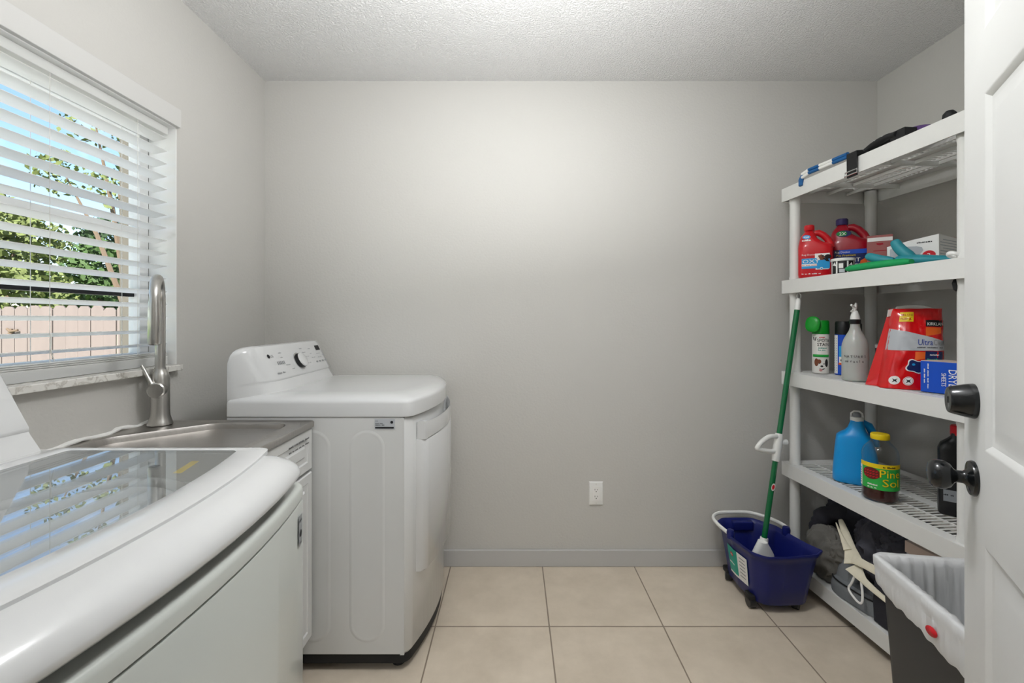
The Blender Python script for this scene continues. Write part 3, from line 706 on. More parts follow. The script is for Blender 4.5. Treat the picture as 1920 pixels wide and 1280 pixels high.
def carpet(t, w, d, h):
    F = lambda u, v, e: Vector((u, -(d/2+.0006)-e+.004*(abs(u)/(w/2))**3, v))
    m = MB('label_dkblue'); a, b = -w*.38, w*.42
    m.surf(F, a, b, .02, .128, 6, 1, .0003); m.use('label_royal'); m.surf(F, a+.02, b, .108, .127, 4, 1, .0006)
    m.use('label_orange'); m.shape(F, [(b-.03, .02), (b, .02), (b, .09), (b-.022, .075)], .0008); m.use('label_yellow'); m.shape(F, [(a+.05, .02), (b, .02), (b, .032), (a+.05, .026)], .001)
    m.use('paper_white'); m.text(F, 'Rug Doctor', a+.004, .113, .013, .001, .0006, width=w*.38)
    m.use('label_yellow'); m.text(F, 'Pro Premium', a+.008, .098, .012, .001, .0006, width=w*.48, slant=.15)
    m.use('paper_white'); m.text(F, 'CARPET', a+.004, .072, .024, .0012, .001, width=w*.62); m.text(F, 'CLEANER', a+.004, .046, .024, .0012, .001, width=w*.66)
    build(m, 'front_label', t, recalc=False)
    F2 = lambda u, v, e: Vector((u, -(d/2*.80)-e+(v-h*.74)*.30, v)); m = MB('label_dkblue')
    m.disc(F2, -w*.13, h*.735, w*.19, .003, h*.055); m.use('green_plastic'); m.disc(F2, -w*.18, h*.735, w*.13, .0035, h*.042); m.use('paper_white'); m.text(F2, '2X', -w*.25, h*.705, .022, .0045, .002)
    build(m, 'neck_badge', t, recalc=False)
z2 = TOPS[1]
jug('cleaner_jug', 'smaller bright red cleaner jug with blue OXY label beside the far shelf post', (1.374, 2.075, z2), R(-30), .132, .076, .243, 'red_plastic', 'red_plastic', oxy)
jug('cleaner_jug', 'larger dark red carpet cleaner jug with purple cap and 2X badge', (1.535, 2.085, z2), R(-34), .150, .086, .275, 'red_dark', 'cap_purple', carpet)

t = thing('plastic_tub', 'small round black and white tub in front of the red jugs', 'tub', (1.393, 1.925, z2), R(-32)); t.scale = (.88, .88, .9)
m = MB('label_black'); m.lathe([(.043, 0), (.046, .004), (.0465, .066), (.045, .070)], seg=36); F = cyl_F(.0467)
m.use('paper_white')
for a in (-.060, -.032, .012, .045): m.surf(F, a, a+.007, .006, .062, 2, 2, .0004)
m.surf(F, -.02, -.002, .03, .052, 2, 2, .0004); m.shape(F, [(-.05, .045), (-.038, .06), (-.03, .04)], .0006); m.shape(F, [(.018, .04), (.034, .056), (.04, .036), (.03, .044)], .0006)
m.use('label_grey'); m.surf(F, -.018, .004, .010, .026, 2, 1, .0004)
build(m, 'tub_body', t, recalc=False)
m = MB('white_plastic'); m.lathe([(.0485, .064), (.0495, .066), (.0495, .074), (.047, .077), (0, .077)], seg=36, cap1=False); build(m, 'lid', t)

t = thing('scrub_brush', 'long bright green plastic brush handle lying along the front shelf edge', 'brush', (1.360, 1.80, z2), 0)
m = MB('green_bright'); P = [(1.372, 1.875, .024), (1.378, 1.86, .025), (1.392, 1.80, .026), (1.410, 1.72, .026), (1.422, 1.66, .025), (1.425, 1.63, .024)]
m.tube([(a-1.36, b-1.80, c-.004) for a, b, c in P], [.010, .016, .020, .020, .018, .012], 16, flat=.8); build(m, 'brush_handle', t, angle=60)

t = thing('carton_box', 'upright dusty pink carton with white top band beside the gloves', 'box', (1.572, 1.955, z2), R(-36))
m = MB('pink_box'); m.box(-.043, .043, -.022, .022, 0, .172); build(m, 'carton', t, bevel=.001)
F = flat_F(0, -.0222, 0, -90); m = MB('paper_white'); m.surf(F, -.042, .042, .146, .162, 1, 1, .0004); m.use('red_dark'); m.shape(F, [(-.022, .104), (.034, .104), (.034, .107), (-.022, .107)], .0004)
m.shape(F, [(-.012, .138), (.01, .138), (.012, .131), (0, .128), (-.01, .131)], .0004)
m.use('label_black')
for i in range(9): m.shape(F, [(.036, .14-i*.012), (.0425, .14-i*.012), (.0425, .135-i*.012), (.036, .135-i*.012)], .0004)
build(m, 'carton_print', t, recalc=False)

t = thing('rubber_glove', 'teal rubber glove lying with its fingers raised on the second shelf', 'glove', (1.462, 1.70, z2), R(12))
m = MB('teal_rubber')
m.tube([(.07, -.15, .018), (.04, -.10, .024), (.0, -.03, .030), (-.015, .03, .034)], [.022, .024, .038, .034], 18, flat=.62)
def finger(P, r): m.tube(P, r, 12)
finger([(-.01, .02, .03), (-.030, .075, .045), (-.035, .105, .060), (-.036, .12, .066)], [.018, .018, .017, .012])
finger([(.0, .025, .03), (-.008, .08, .04), (-.003, .12, .060), (.0, .145, .074)], [.018, .018, .017, .012])
finger([(.01, .02, .03), (.01, .06, .035), (.02, .10, .034), (.03, .12, .03)], [.016, .0155, .015, .011])
finger([(.0, -.03, .035), (-.005, .0, .06), (-.012, .02, .09), (-.016, .024, .108), (-.018, .026, .114)], [.022, .021, .019, .017, .010])
build(m, 'glove_body', t, angle=60, sub=1)

t = thing('glove_box', 'opened white box of disposable gloves with red badge on the second shelf', 'box', (1.553, 1.668, z2), R(-62)); t.scale = (1, 1, .84)
# front face toward the door, right side printed; lid sagging open
m = MB('paper_white')
bx0, bx1, by0, by1 = -.155, .005, 0, .24
m.prism([(bx0, by0, 0), (bx1, by0, 0), (bx1, by0, .150), (-.075, by0, .137), (bx0, by0, .118)], (0, .002, 0)); m.prism([(bx0, by1, 0), (bx1, by1, 0), (bx1, by1, .145), (bx0, by1, .115)], (0, -.002, 0))
m.box(bx0, bx0+.002, by0, by1, 0, .115); m.box(bx0, bx1, by0, by1, 0, .002); m.box(-.13, -.11, by0-.001, by0+.001, .115, .138)
m.prism([(bx1, by0, 0), (bx1, by1, 0), (bx1, by1, .142), (bx1, by0, .150)], (-.002, 0, 0)); build(m, 'box_body', t)
m = MB('beige_box'); m.poly([(bx0, by0+.003, .116), (-.06, by0+.004, .134), (bx1, by0+.004, .146), (bx1, by1, .15), (-.06, by1, .142), (bx0, by1, .125)]); build(m, 'box_flap', t, solid=.001)
F = flat_F(0, by0-.0002, 0, -90); m = MB('label_grey'); m.shape(F, [(-.145, .03), (-.145, .105), (-.12, .112), (-.06, .106), (-.045, .10), (-.04, .085), (-.05, .07), (-.062, .045), (-.07, .03)], .0004)
m.use('label_red'); m.disc(F, -.024, .062, .020, .0008); m.use('paper_white'); m.text(F, '3', -.0305, .052, .026, .0014, .001)
m.use('ink_black'); m.text(F, 'MEDLINE', -.06, .118, .011, .0006, .0006, width=.05); build(m, 'front_print', t, recalc=False)
F = flat_F(bx1+.0002, 0, 0, 0); m = MB('label_grey')
for i in range(9): m.shape(F, [(.008 if i % 3 else .03, .13-i*.0125), (.23, .13-i*.0125), (.23, .1265-i*.0125), (.008 if i % 3 else .03, .1265-i*.0125)], .0006)
build(m, 'side_print', t, recalc=False)
t = thing('tape_ring', 'white plastic ring lying at the front of the second shelf', 'ring', (1.366, 1.413, z2), 0); t.scale = (.62, .62, .9)
m = MB('white_plastic'); m.tube([(.020*math.cos(a), .024*math.sin(a), .014+.006*math.cos(a)*-1) for a in [2*PI*i/28 for i in range(28)]], .006, 10, closed=True, flat=1.2); build(m, 'ring_band', t)
o = build(MB('black_rubber').tube([(1.376, 1.412, z2-.062), (1.368, 1.41, z2-.075), (1.372, 1.41, z2-.092), (1.386, 1.41, z2-.100), (1.40, 1.41, z2-.098), (1.402, 1.41, z2-.064)], .008, 10), 'hanging_strap'); tag(o, 'black strap loop hanging under the second shelf near the door edge', 'strap')

# ---- top shelf
z1 = TOPS[0]
t = thing('coiled_leash', 'blue and white webbing leash draped over the front edge of the top shelf', 'leash', (1.309, 1.972, z1), SA); t.scale = (1, 1, 1.5)
m = MB('leash_blue')
for k in range(2):
    P = [(-.005, .085-.0*k, -.012+.0*k), (-.006, .075, .006+.010*k), (.0, .04, .013+.009*k), (.004, -.02, .013+.009*k), (.008, -.09, .013+.008*k), (.012, -.16, .013+.008*k)]
    for q in range(5):
        m.use('leash_blue' if q % 2 == 0 or q == 0 else 'paper_white')
        a, b = Vector(P[q]), Vector(P[q+1])
        m.tube([a, a.lerp(b, .5), b], [.0085]*3, 10, flat=.55)
m.use('leash_blue'); m.tube([(-.005, .086, -.016), (-.004, .088, .0), (.006, .084, .016)], .009, 10)
build(m, 'webbing', t, angle=60)
t = thing('strap_buckle', 'black webbing strap with metal buckle hanging over the top shelf edge', 'strap', (1.322, 1.768, z1), SA)
m = MB('black_rubber'); m.loft([[(x, y, z) for y in (-.024, .024) for x in ((a, b) if y < 0 else (b, a))] for a, b, z in ((-.010, -.004, -.075), (-.011, -.005, -.03), (-.011, -.004, .004))])
m.prism([(-.011, -.024, .002), (.05, -.028, .008), (.05, .03, .008), (-.011, .024, .002)], (0, 0, .018)); build(m, 'strap_webbing', t, bevel=.002)
m = MB('chrome'); m.tube([(-.012, -.028, -.052), (-.012, .028, -.052), (-.013, .03, -.066), (-.013, -.03, -.066)], .0028, 8, closed=True); build(m, 'buckle', t)
t = thing('dog_harness', 'dark padded pet harness lying on the top shelf behind the leash', 'harness', (1.338, 1.672, z1), SA); t.scale = (.8, .8, .8)
m = MB('black_rubber')
m.tube([(.0, .07, .012), (.01, .04, .026), (.01, .0, .034), (.005, -.05, .034), (.0, -.10, .026)], [.015, .02, .02, .02, .018], 12, flat=.7)
m.tube([(.03, .06, .01), (.04, .0, .03), (.04, -.07, .03)], .016, 10, flat=.6); m.box(-.006, .05, -.14, -.07, .004, .040); build(m, 'harness_strap', t, angle=50)
for c_ in ((-.008, .01, .036), (-.007, -.03, .04)): build(MB('chrome').lathe([(.005, 0), (.005, .002)], c_, 12), 'rivet', t)
t = thing('fabric_pouch', 'purple and teal fabric pouch lying on the top shelf', 'pouch', (1.43, 1.62, z1), SA); t.scale = (.9, .66, 1)
m = MB('purple_cloth'); secs = []
for i in range(13):
    u = i/12; y = .085-.23*u; k = math.sin(PI*min(1, .12+u*.86))**.7
    secs.append(sup(0, y, .001, .001, 0, 2, 20))
    hh = .048*k+.004; secs[-1] = [(.055*k*math.cos(2*PI*j/20), y, .001+hh/2+hh/2*math.sin(2*PI*j/20)) for j in range(20)]
m.loft(secs[:4]); m.loft(secs[3:], cap0=False)
m.use('teal_rubber'); m.loft([[(p[0]*1.012, p[1], .001+(p[2])*1.02) for p in s] for s in secs[1:5]], cap0=False, cap1=False); build(m, 'pouch_body', t)
o = build(MB('black_rubber').lathe([(.015, 0), (.018, .008), (.017, .018), (.010, .027), (0, .029)], (1.372, 1.432, z1), 24, cap1=False), 'black_ball'); tag(o, 'small rounded black object on the top shelf near the door', 'ball')

# ---- third shelf
z3 = TOPS[2]
t = thing('spray_can', 'white pet stain aerosol can with bright green brush cap', 'can', (1.420, 2.105, z3), R(-33))
F = cyl_F(.0335); m = MB('offwhite_plastic'); m.lathe([(.031, 0), (.0335, .003), (.0335, .178), (.030, .183)], seg=36); build(m, 'can_body', t)
m = MB('label_green'); m.surf(F, -.036, .038, .079, .088, 8, 1, .0004); m.use('green_plastic'); m.surf(F, -.036, .036, .076, .080, 8, 1, .0006)
m.use('ink_black'); m.text(F, 'SPOT&', -.014, .146, .020, .0012, .0030, width=.050); m.text(F, 'STAIN', -.014, .127, .020, .0012, .0030, width=.048); m.tube([F(-.030, .168, .001), F(-.028, .155, .001), F(-.022, .152, .001), F(-.018, .168, .001)], .0016, 6)
m.use('label_red'); m.text(F, 'Resolve', -.006, .164, .009, .0006, .0005, width=.024)
m.use('label_teal'); m.text(F, 'REMOVER', -.010, .115, .010, .0006, .0006, width=.038); m.text(F, 'FOR PETS', -.010, .106, .008, .0006, .0002, width=.030)
# dog portrait
m.use('fur_white'); m.disc(F, .004, .040, .021, .0008, .030); m.disc(F, .002, .018, .026, .0007, .016)
m.use('fur_brown'); m.disc(F, -.017, .052, .009, .001, .018); m.disc(F, -.006, .056, .008, .0012, .010)
m.use('fur_black'); m.disc(F, .023, .050, .007, .001, .018); m.disc(F, -.005, .048, .0025, .0016); m.disc(F, .012, .046, .0025, .0016); m.disc(F, .004, .035, .0055, .0016, .004); m.shape(F, [(-.006, .026), (.004, .022), (.016, .027), (.012, .020), (.0, .019)], .0018)
m.use('tongue'); m.disc(F, -.0, .017, .006, .002, .006)
build(m, 'front_label', t, recalc=False)
m = MB('green_cap'); m.lathe([(.034, .182), (.0345, .184), (.0335, .238), (.030, .244), (0, .244)], (.0, 0, 0), 32, cap1=False)
a = Matrix.Translation((-.030, -.036, .226)) @ Vector((-.35, -.92, .16)).to_track_quat('Z', 'Y').to_matrix().to_4x4()
m.loft([[a @ Vector(p) for p in sup(0, 0, rx, .030*kk, zz, 2.4)] for rx, kk, zz in ((.026, .95, -.006), (.030, 1.2, -.004), (.030, 1.2, .005), (.024, 1.0, .010), (.008, .3, .0105))])
build(m, 'brush_cap', t, angle=50)
def aero(loc, label, rz=R(-36)):
    t = thing('spray_can', label, 'can', loc, rz); F = cyl_F(.0345)
    m = MB('label_royal'); m.lathe([(.032, 0), (.0345, .003), (.0345, .180), (.031, .184)], seg=36); build(m, 'can_body', t)
    m = MB('paper_white'); m.surf(F, -.060, -.024, .006, .178, 4, 2, .0004); m.surf(F, -.018, .04, .055, .082, 6, 1, .0006)
    m.use('label_blue'); m.surf(F, -.018, .04, .082, .13, 6, 1, .0006); m.use('label_orange'); m.surf(F, -.02, .04, .046, .056, 6, 1, .0008)
    m.use('ink_blue')
    for i in range(14): m.shape(F, [(-.045, .165-i*.011), (-.028, .165-i*.011), (-.028, .161-i*.011), (-.045, .161-i*.011)], .0008)
    m.use('paper_white'); m.text(F, 'Oust', -.002, .148, .016, .0008, .0008); m.text(F, 'AIR', -.002, .10, .018, .001, .0008); m.use('ink_black'); m.text(F, 'Clearer', -.012, .062, .014, .001, .0006)
    build(m, 'front_label', t, recalc=False)
    m = MB('black_plastic'); m.lathe([(.034, .180), (.0345, .182), (.033, .232), (.030, .240), (0, .241)], seg=32, cap1=False); build(m, 'cap', t); return t
aero((1.484, 2.045, z3), 'blue aerosol can with glossy black cap left of the spray bottle')
t = thing('spray_can', 'dark aerosol can with black cap partly hidden behind the spray bottle', 'can', (1.575, 2.105, z3), R(-36))
m = MB('navy'); m.lathe([(.028, 0), (.030, .003), (.030, .175), (.027, .18)], seg=32); build(m, 'can_body', t); m = MB('black_plastic'); m.lathe([(.0295, .178), (.0295, .225), (.026, .232), (0, .232)], seg=32, cap1=False); build(m, 'cap', t)
t = thing('round_tin', 'short tin with pale rim half hidden between spray bottle and red bag', 'tin', (1.600, 1.955, z3), 0)
m = MB('label_black'); m.lathe([(.036, 0), (.037, .003), (.037, .125)], seg=32); m.use('offwhite_plastic'); m.lathe([(.038, .125), (.038, .138), (.034, .142), (0, .142)], seg=32, cap0=False, cap1=False); build(m, 'tin_body', t)
m = MB('label_grey'); F = cyl_F(.0372, 0, -130)
for i in range(5): m.surf(F, -.03, .03, .02+i*.02, .026+i*.02, 5, 1, .0004)
m.use('label_red'); m.surf(F, -.03, .03, .065, .078, 5, 1, .0008); build(m, 'tin_label', t, recalc=False)

t = thing('spray_bottle', 'translucent white spray bottle with handwriting on the third shelf', 'bottle', (1.388, 1.850, z3), R(-37)); t.scale = (.87, .87, .87)
m = MB('spray_body'); m.lathe([(.044, 0), (.050, .004), (.052, .012), (.052, .155), (.050, .172), (.043, .195), (.033, .215), (.024, .232), (.0195, .25), (.019, .262), (.0185, .27)], seg=44); build(m, 'bottle_body', t, angle=60)
m = MB('label_dkblue'); m.use('black_plastic'); m.lathe([(.0215, .264), (.0225, .266), (.0225, .284), (.020, .286)], seg=30); build(m, 'collar', t)
m = MB('white_plastic'); m.lathe([(.0195, .284), (.018, .30), (.011, .322), (.008, .326)], seg=22)
m.tube([(-.004, -.0, .318), (-.002, -.004, .335), (.002, -.002, .350), (.004, .0, .362)], [.010, .0085, .0065, .004], 12); m.tube([(.002, .0, .336), (-.008, -.016, .348), (-.014, -.03, .352)], [.007, .0055, .0045], 10)
m.tube([(-.008, -.010, .330), (-.016, -.020, .322)], [.003, .003], 8); build(m, 'nozzle', t, angle=60)
F = cyl_F(.0525); m = MB('ink_black'); rnd = random.Random(9)
def scrawl(word, u, v, size, k):
    for ch in word:
        uu, vv = u, v+rnd.uniform(-.0012, .0012); m.text(F, ch, uu, vv, size, .0010, .0016); u += k
scrawl('NATURES', -.045, .110, .0155, .0135); scrawl('miracle', -.040, .088, .0165, .0110); build(m, 'handwriting', t, recalc=False)

# red pouch bag (local: front = -Y)
t = thing('detergent_bag', 'large red stand-up bag of laundry pods with white band', 'bag', (1.450, 1.672, z3), R(-28))
BW, BD, BH = .19, .10, .288
def bagsec(v):
    z = BH*v; lean = .030*v; wv = BW*(1-.08*v)
    d = BD*(1-v)**.55*.5+.022+.010*math.sin(PI*v); x0 = -wv/2+lean*1.35; x1 = wv/2+lean*.30
    return x0, x1, d, z
def bagfront(u, v, e, side=-1):
    x0, x1, d, z = bagsec(v); s = 2*u-1; k = (1-abs(s)**4)**.5 if abs(s) < 1 else 0
    wr_ = .0045*noise.noise(Vector((u*5, v*7, 3)))+.0022*noise.noise(Vector((u*14, v*9, 8)))
    return Vector((lerp(x0, x1, u), side*(d*k+.004+(wr_+e))+.012*v, z+.004*noise.noise(Vector((u*3, 0, 1)))*v))
m = MB('red_film'); nu, nv = 40, 36
for side in (-1, 1):
    g = [[m.v(bagfront(i/nu, j/nv, 0, side)) for j in range(nv+1)] for i in range(nu+1)]
    for i in range(nu):
        for j in range(nv): m.face([g[i][j], g[i+1][j], g[i+1][j+1], g[i][j+1]])
bmesh.ops.remove_doubles(m.bm, verts=m.bm.verts[:], dist=.0001)
x0, x1, d, z = bagsec(0); m.poly([(x0, -d, .001), (x1, -d, .001), (x1, d, .001), (x0, d, .001)])
build(m, 'bag_body', t, angle=60)
# side gusset fin along the left edge
m = MB('red_film'); secs = []
for j in range(13):
    v = j/12; p = bagfront(0, v, 0); q = p+Vector((-.026*(1-v)**1.1-.004, .014, 0)); secs.append([p+Vector((.004, -.006, 0)), p+Vector((.004, .004, 0)), q+Vector((0, .003, 0)), q+Vector((0, -.002, 0))])
m.loft(secs); build(m, 'side_gusset', t, angle=60)
m = MB('paper_white'); m.prism([(-.045, .010, .270), (-.030, .006, .294), (.0, .010, .299), (.05, .014, .297), (.075, .016, .288), (.075, .016, .270)], (0, .012, .002)); m.prism([(-.060, .0, .258), (-.058, -.002, .284), (-.040, .0, .288), (-.044, .004, .262)], (0, .010, .0)); build(m, 'inner_liner', t)
Fb = lambda u, v, e: bagfront(u, v, e)
m = MB('frost_grey'); m.use('label_grey')
m2 = MB('paper_white')
def band2(mm, u0, u1, va, vb, e, nu_=24, nv_=4):
    g = [[mm.v(Fb(u0+(u1-u0)*i/nu_, va(i/nu_)+(vb(i/nu_)-va(i/nu_))*j/nv_, e)) for j in range(nv_+1)] for i in range(nu_+1)]
    for i in range(nu_):
        for j in range(nv_): mm.face([g[i][j], g[i+1][j], g[i+1][j+1], g[i][j+1]])
band2(m, .01, .975, lambda s: .475+.01*s, lambda s: .745-.10*s-.05*s*s, .0016)
m.use('label_yellow'); band2(m, .14, .40, lambda s: .835, lambda s: .955, .0008, 6, 2)
m.use('label_black'); band2(m, .62, .985, lambda s: .775, lambda s: .855, .0008, 6, 2)
m.use('label_orange'); band2(m, .62, .90, lambda s: .655+.04*s, lambda s: .765, .0007, 6, 2); band2(m, .46, .66, lambda s: .36+.03*s, lambda s: .465, .0006, 6, 2)
m.use('label_dkblue'); band2(m, .62, .97, lambda s: .33, lambda s: .475, .0009, 6, 2)
def uv(u, v, w_, h_=None): return u/BW, v/BH
Fb2 = lambda u, v, e: Fb(u/BW, v/BH, e)
m.use('paper_white'); m.text(Fb2, 'KIRKLAND', .122, .2275, .015, .0028, .0006, width=.068)
m.use('ink_blue'); m.text(Fb2, 'Ultra', .092, .158, .030, .0028, .0014, width=.048); m.use('ink_grey'); m.text(Fb2, 'Clean', .142, .158, .029, .0028, .0002, width=.042)
m.use('ink_black'); m.text(Fb2, 'LAUNDRY DETERGENT PACS', .092, .148, .006, .0028, 0, width=.085)
m.use('red_dark'); m.text(Fb2, '80% LESS', .029, .262, .010, .0045, .0004, width=.043); m.text(Fb2, 'PLASTIC', .029, .248, .011, .0045, .0004, width=.040)
m.use('paper_white'); m.text(Fb2, 'premium', .132, .122, .008, .0018, 0); m.use('label_teal'); m.text(Fb2, 'ENZYMES', .124, .104, .012, .0018, .0004)
# pod
pc = (.090, .083); a = R(-14)
def rot(p, k=1): return (pc[0]+k*(p[0]*math.cos(a)-p[1]*math.sin(a)), pc[1]+k*(p[0]*math.sin(a)+p[1]*math.cos(a)))
star = [(.025*(1-.16*math.cos(4*q))*math.cos(q), .021*(1-.16*math.cos(4*q))*math.sin(q)) for q in [2*PI*i/32 for i in range(32)]]
m.use('paper_white'); m.shape(Fb2, [rot(p, 1.12) for p in star], .002); m.use('label_dkblue'); m.shape(Fb2, [rot(p, .96) for p in star], .0028)
m.use('label_blue'); m.disc(Fb2, pc[0]-.006, pc[1]+.006, .005, .0034, .004)
for u in (.036, .074):
    m.use('paper_white'); m.disc(Fb2, u, .030, .0155, .0012); m.use('red_film'); m.disc(Fb2, u, .030, .0135, .0018) if u > .06 else None
    m.use('paper_white'); m.disc(Fb2, u, .030, .0125, .0024); m.use('ink_black'); m.shape(Fb2, [(u-.008, .036), (u-.003, .030), (u-.007, .022), (u+.001, .027), (u+.008, .023), (u+.004, .031), (u+.008, .037), (u, .033)], .003)
build(m, 'printed_front', t, recalc=False)
m2.bm.free()

t = thing('dryer_sheets_box', 'blue box of dryer sheets standing right of the red bag', 'box', (1.432, 1.500, z3), R(-67))
m = MB('box_blue'); m.box(-.075, .085, 0, .10, .001, .106); build(m, 'carton', t, bevel=.001)
m = MB('beige_box'); m.box(-.074, .084, .001, .099, .106, .1075); build(m, 'carton_top', t)
F = flat_F(0, -.0003, 0, -90); Fr = lambda u, v, e: F(v+.0, -u+.106, e)     # text runs downwards
m = MB('paper_white'); m.text(lambda u, v, e: F(.002+v, .100-u, e), 'DRYER', .016, 0, .030, .0008, .0018, width=.074); m.text(lambda u, v, e: F(-.017+v, .100-u, e), 'SHEETS', .030, 0, .018, .0008, .0014, width=.044)
m.text(lambda u, v, e: F(-.055+v, .100-u, e), 'REDUCES WRINKLES FIGHTS STATIC', .002, 0, .006, .0006, .0003, width=.086); m.text(lambda u, v, e: F(-.065+v, .100-u, e), 'FRESH LINEN SCENT', .020, 0, .006, .0006, .0003, width=.05)
m.use('label_grey'); m.disc(F, .055, .05, .011, .0006); build(m, 'carton_print', t, recalc=False)

# ---- fourth shelf
z4 = TOPS[3]
t = thing('detergent_jug', 'blue laundry detergent jug with white spout on the fourth shelf', 'jug', (1.440, 1.915, z4), R(-36)); t.scale = (.96, .96, .96)
m = MB('blue_jug'); s = []
for z, x0, x1, fy in ((0, -.078, .074, .9), (.006, -.084, .080, 1), (.04, -.084, .080, 1), (.10, -.080, .078, 1), (.15, -.076, .070, .96), (.185, -.072, .060, .92), (.20, -.070, .052, .88), (.212, -.056, .044, .80), (.222, -.040, .038, .7), (.235, -.030, .034, .6), (.255, -.023, .029, .5), (.270, -.019, .026, .42)):
    s.append(sup((x0+x1)/2, 0, (x1-x0)/2, .055*fy, z, 3))
m.loft(s); m.tube([(.018, .01, .262), (.045, .02, .248), (.062, .03, .21), (.066, .03, .16)], [.014, .016, .017, .018], 14); build(m, 'jug_body', t, angle=60)
m = MB('white_plastic'); m.lathe([(.024, .268), (.0245, .27), (.0245, .286)], (.0035, 0, 0), 28)
m.tube([(-.017, 0, .284), (-.016, 0, .300), (-.006, 0, .309), (.012, 0, .309), (.022, 0, .300), (.024, 0, .284)], .004, 8); m.use('frost_grey'); m.lathe([(.016, .284), (.013, .300), (.006, .306), (0, .307)], (.0035, 0, 0), 22, cap1=False); build(m, 'spout_cap', t)

t = thing('cleaner_bottle', 'clear bottle of dark brown pine cleaner with yellow cap', 'bottle', (1.397, 1.735, z4), R(-39)); t.scale = (.87, .87, 1)
Rb = .066; F = cyl_F(Rb+.0006)
m = MB('clear_plastic'); m.lathe([(.060, .0), (.066, .006), (.066, .02), (.064, .03), (.066, .045), (.066, .165), (.0655, .176), (.063, .186), (.056, .198), (.045, .209), (.036, .217), (.032, .223), (.031, .236)], seg=48, cap1=False); build(m, 'bottle_body', t, angle=60)
m = MB('brown_liquid'); m.lathe([(.058, .003), (.0635, .008), (.0635, .020), (.062, .03), (.0635, .045), (.0635, .070), (0, .070)], seg=48, cap1=False); build(m, 'cleaner_liquid', t, angle=60)
m = MB('yellow_cap'); m.lathe([(.0335, .228), (.0345, .230), (.0345, .244), (.032, .248), (0, .248)], seg=40, cap1=False); build(m, 'cap', t)
m = MB('label_green'); m.surf(F, -.075, .105, .048, .138, 22, 2, .0002); m.use('label_yellow'); m.surf(F, -.088, .105, .128, .144, 22, 1, .0006); m.use('paper_white'); m.surf(F, -.098, -.075, .05, .128, 4, 2, .0004)
m.use('pine_cone'); m.disc(F, -.032, .106, .034, .0008, .022, 28)
m.use('label_red')
for i in range(5):
    for j in range(3): m.shape(F, [(-.060+i*.011, .094+j*.010), (-.052+i*.011, .098+j*.010), (-.050+i*.011, .095+j*.010), (-.057+i*.011, .091+j*.010)], .0012)
m.use('label_yellow'); m.text(F, 'Pine', -.004, .097, .040, .0026, .0026, width=.080); m.text(F, 'Sol', .006, .064, .040, .0026, .0026, width=.064); m.use('ink_black')
m.text(F, 'Pine', -.003, .096, .040, .0018, .0048, width=.080); m.text(F, 'Sol', .007, .063, .040, .0018, .0048, width=.064)
m.text(F, '2x CLEANING', .01, .132, .009, .001, .0004, width=.05); m.use('paper_white'); m.text(F, 'ORIGINAL', -.045, .062, .010, .001, .0002, width=.04); m.text(F, '24 FL OZ', -.045, .052, .008, .001, .0002, width=.034)
m.use('ink_grey')
for i in range(7): m.surf(F, -.094, -.08, .058+i*.009, .062+i*.009, 2, 1, .0008)
build(m, 'front_label', t, recalc=False)

t = thing('oil_bottle', 'black bottle with red cap and striped label beside the door edge', 'bottle', (1.560, 1.590, z4), R(-40))
m = MB('black_plastic'); m.loft([sup(0, 0, .058*fx, .036*fy, z, 5) for z, fx, fy in ((0, .94, .94), (.006, 1, 1), (.225, 1, 1), (.245, .88, .92), (.262, .55, .7), (.27, .42, .6), (.285, .40, .6))]); build(m, 'bottle_body', t, angle=50)
m = MB('label_red'); m.lathe([(.025, .278), (.026, .280), (.026, .308), (.023, .312), (0, .312)], seg=28, cap1=False); build(m, 'cap', t)
F = flat_F(0, -.0362, 0, -90); m = MB('label_red'); m.shape(F, [(-.0, .05), (.052, .05), (.052, .16), (-.0, .16)], .0006); m.use('label_yellow')
for i in range(4): m.shape(F, [(.0, .126+i*.008), (.052, .14+i*.008), (.052, .144+i*.008), (.0, .13+i*.008)], .001)
m.use('paper_white'); m.text(F, 'HHHH', .002, .085, .02, .001, .0008, width=.046); m.text(F, 'GAS LINE', .002, .07, .01, .001, .0004, width=.046)
m.use('frost_grey'); m.shape(F, [(-.045, .05), (-.01, .05), (-.01, .09), (-.045, .09)], .0005); m.use('ink_black'); m.text(F, 'MMM MM', -.044, .07, .008, .001, .0002); build(m, 'front_label', t, recalc=False)

# ---- bottom shelf: clothes, bags and boxes
z5 = TOPS[4]
def S(x, y, z=0):
    return Vector((1.295, 2.2, z5))+SX*x+SY*y+Vector((0, 0, z))
def blob(mm, c, ax, ay, az, seed, fold=.12, fs=6, nu=72, nv=40, pw=2.6, rot=0, M=None):
    off = Vector((seed*7.3, seed*3.1, seed*1.7)); rows = []
    for j in range(nv+1):
        ph = -PI/2+PI*j/nv; row = []
        for i in range(nu):
            th = 2*PI*i/nu; d = Vector((math.cos(ph)*math.cos(th), math.cos(ph)*math.sin(th), math.sin(ph)))
            k = (abs(d.x)**pw+abs(d.y)**pw+abs(d.z)**pw)**(-1/pw); p = d*k
            q = p*fs*.3+off; w1 = noise.noise(q*.8)*1.5
            rd = 1-abs(noise.noise(Vector((q.x+w1, q.y*1.6-w1, q.z*1.2))))*2.6; rd2 = 1-abs(noise.noise(Vector((q.x*2.2+w1, q.y*2.6, q.z*2.2+3))))*2.2
            f = 1+fold*(rd*.8+rd2*.10-.4)
            v = Vector((p.x*ax*f, p.y*ay*f, p.z*az*f)); v.rotate(Matrix.Rotation(rot, 3, 'Z')); v += Vector(c); v.z = max(v.z, .002)
            row.append(mm.v(v))
        rows.append(row)
    for a, b in zip(rows, rows[1:]):
        for i in range(nu): mm.face([a[i], a[(i+1) % nu], b[(i+1) % nu], b[i]])
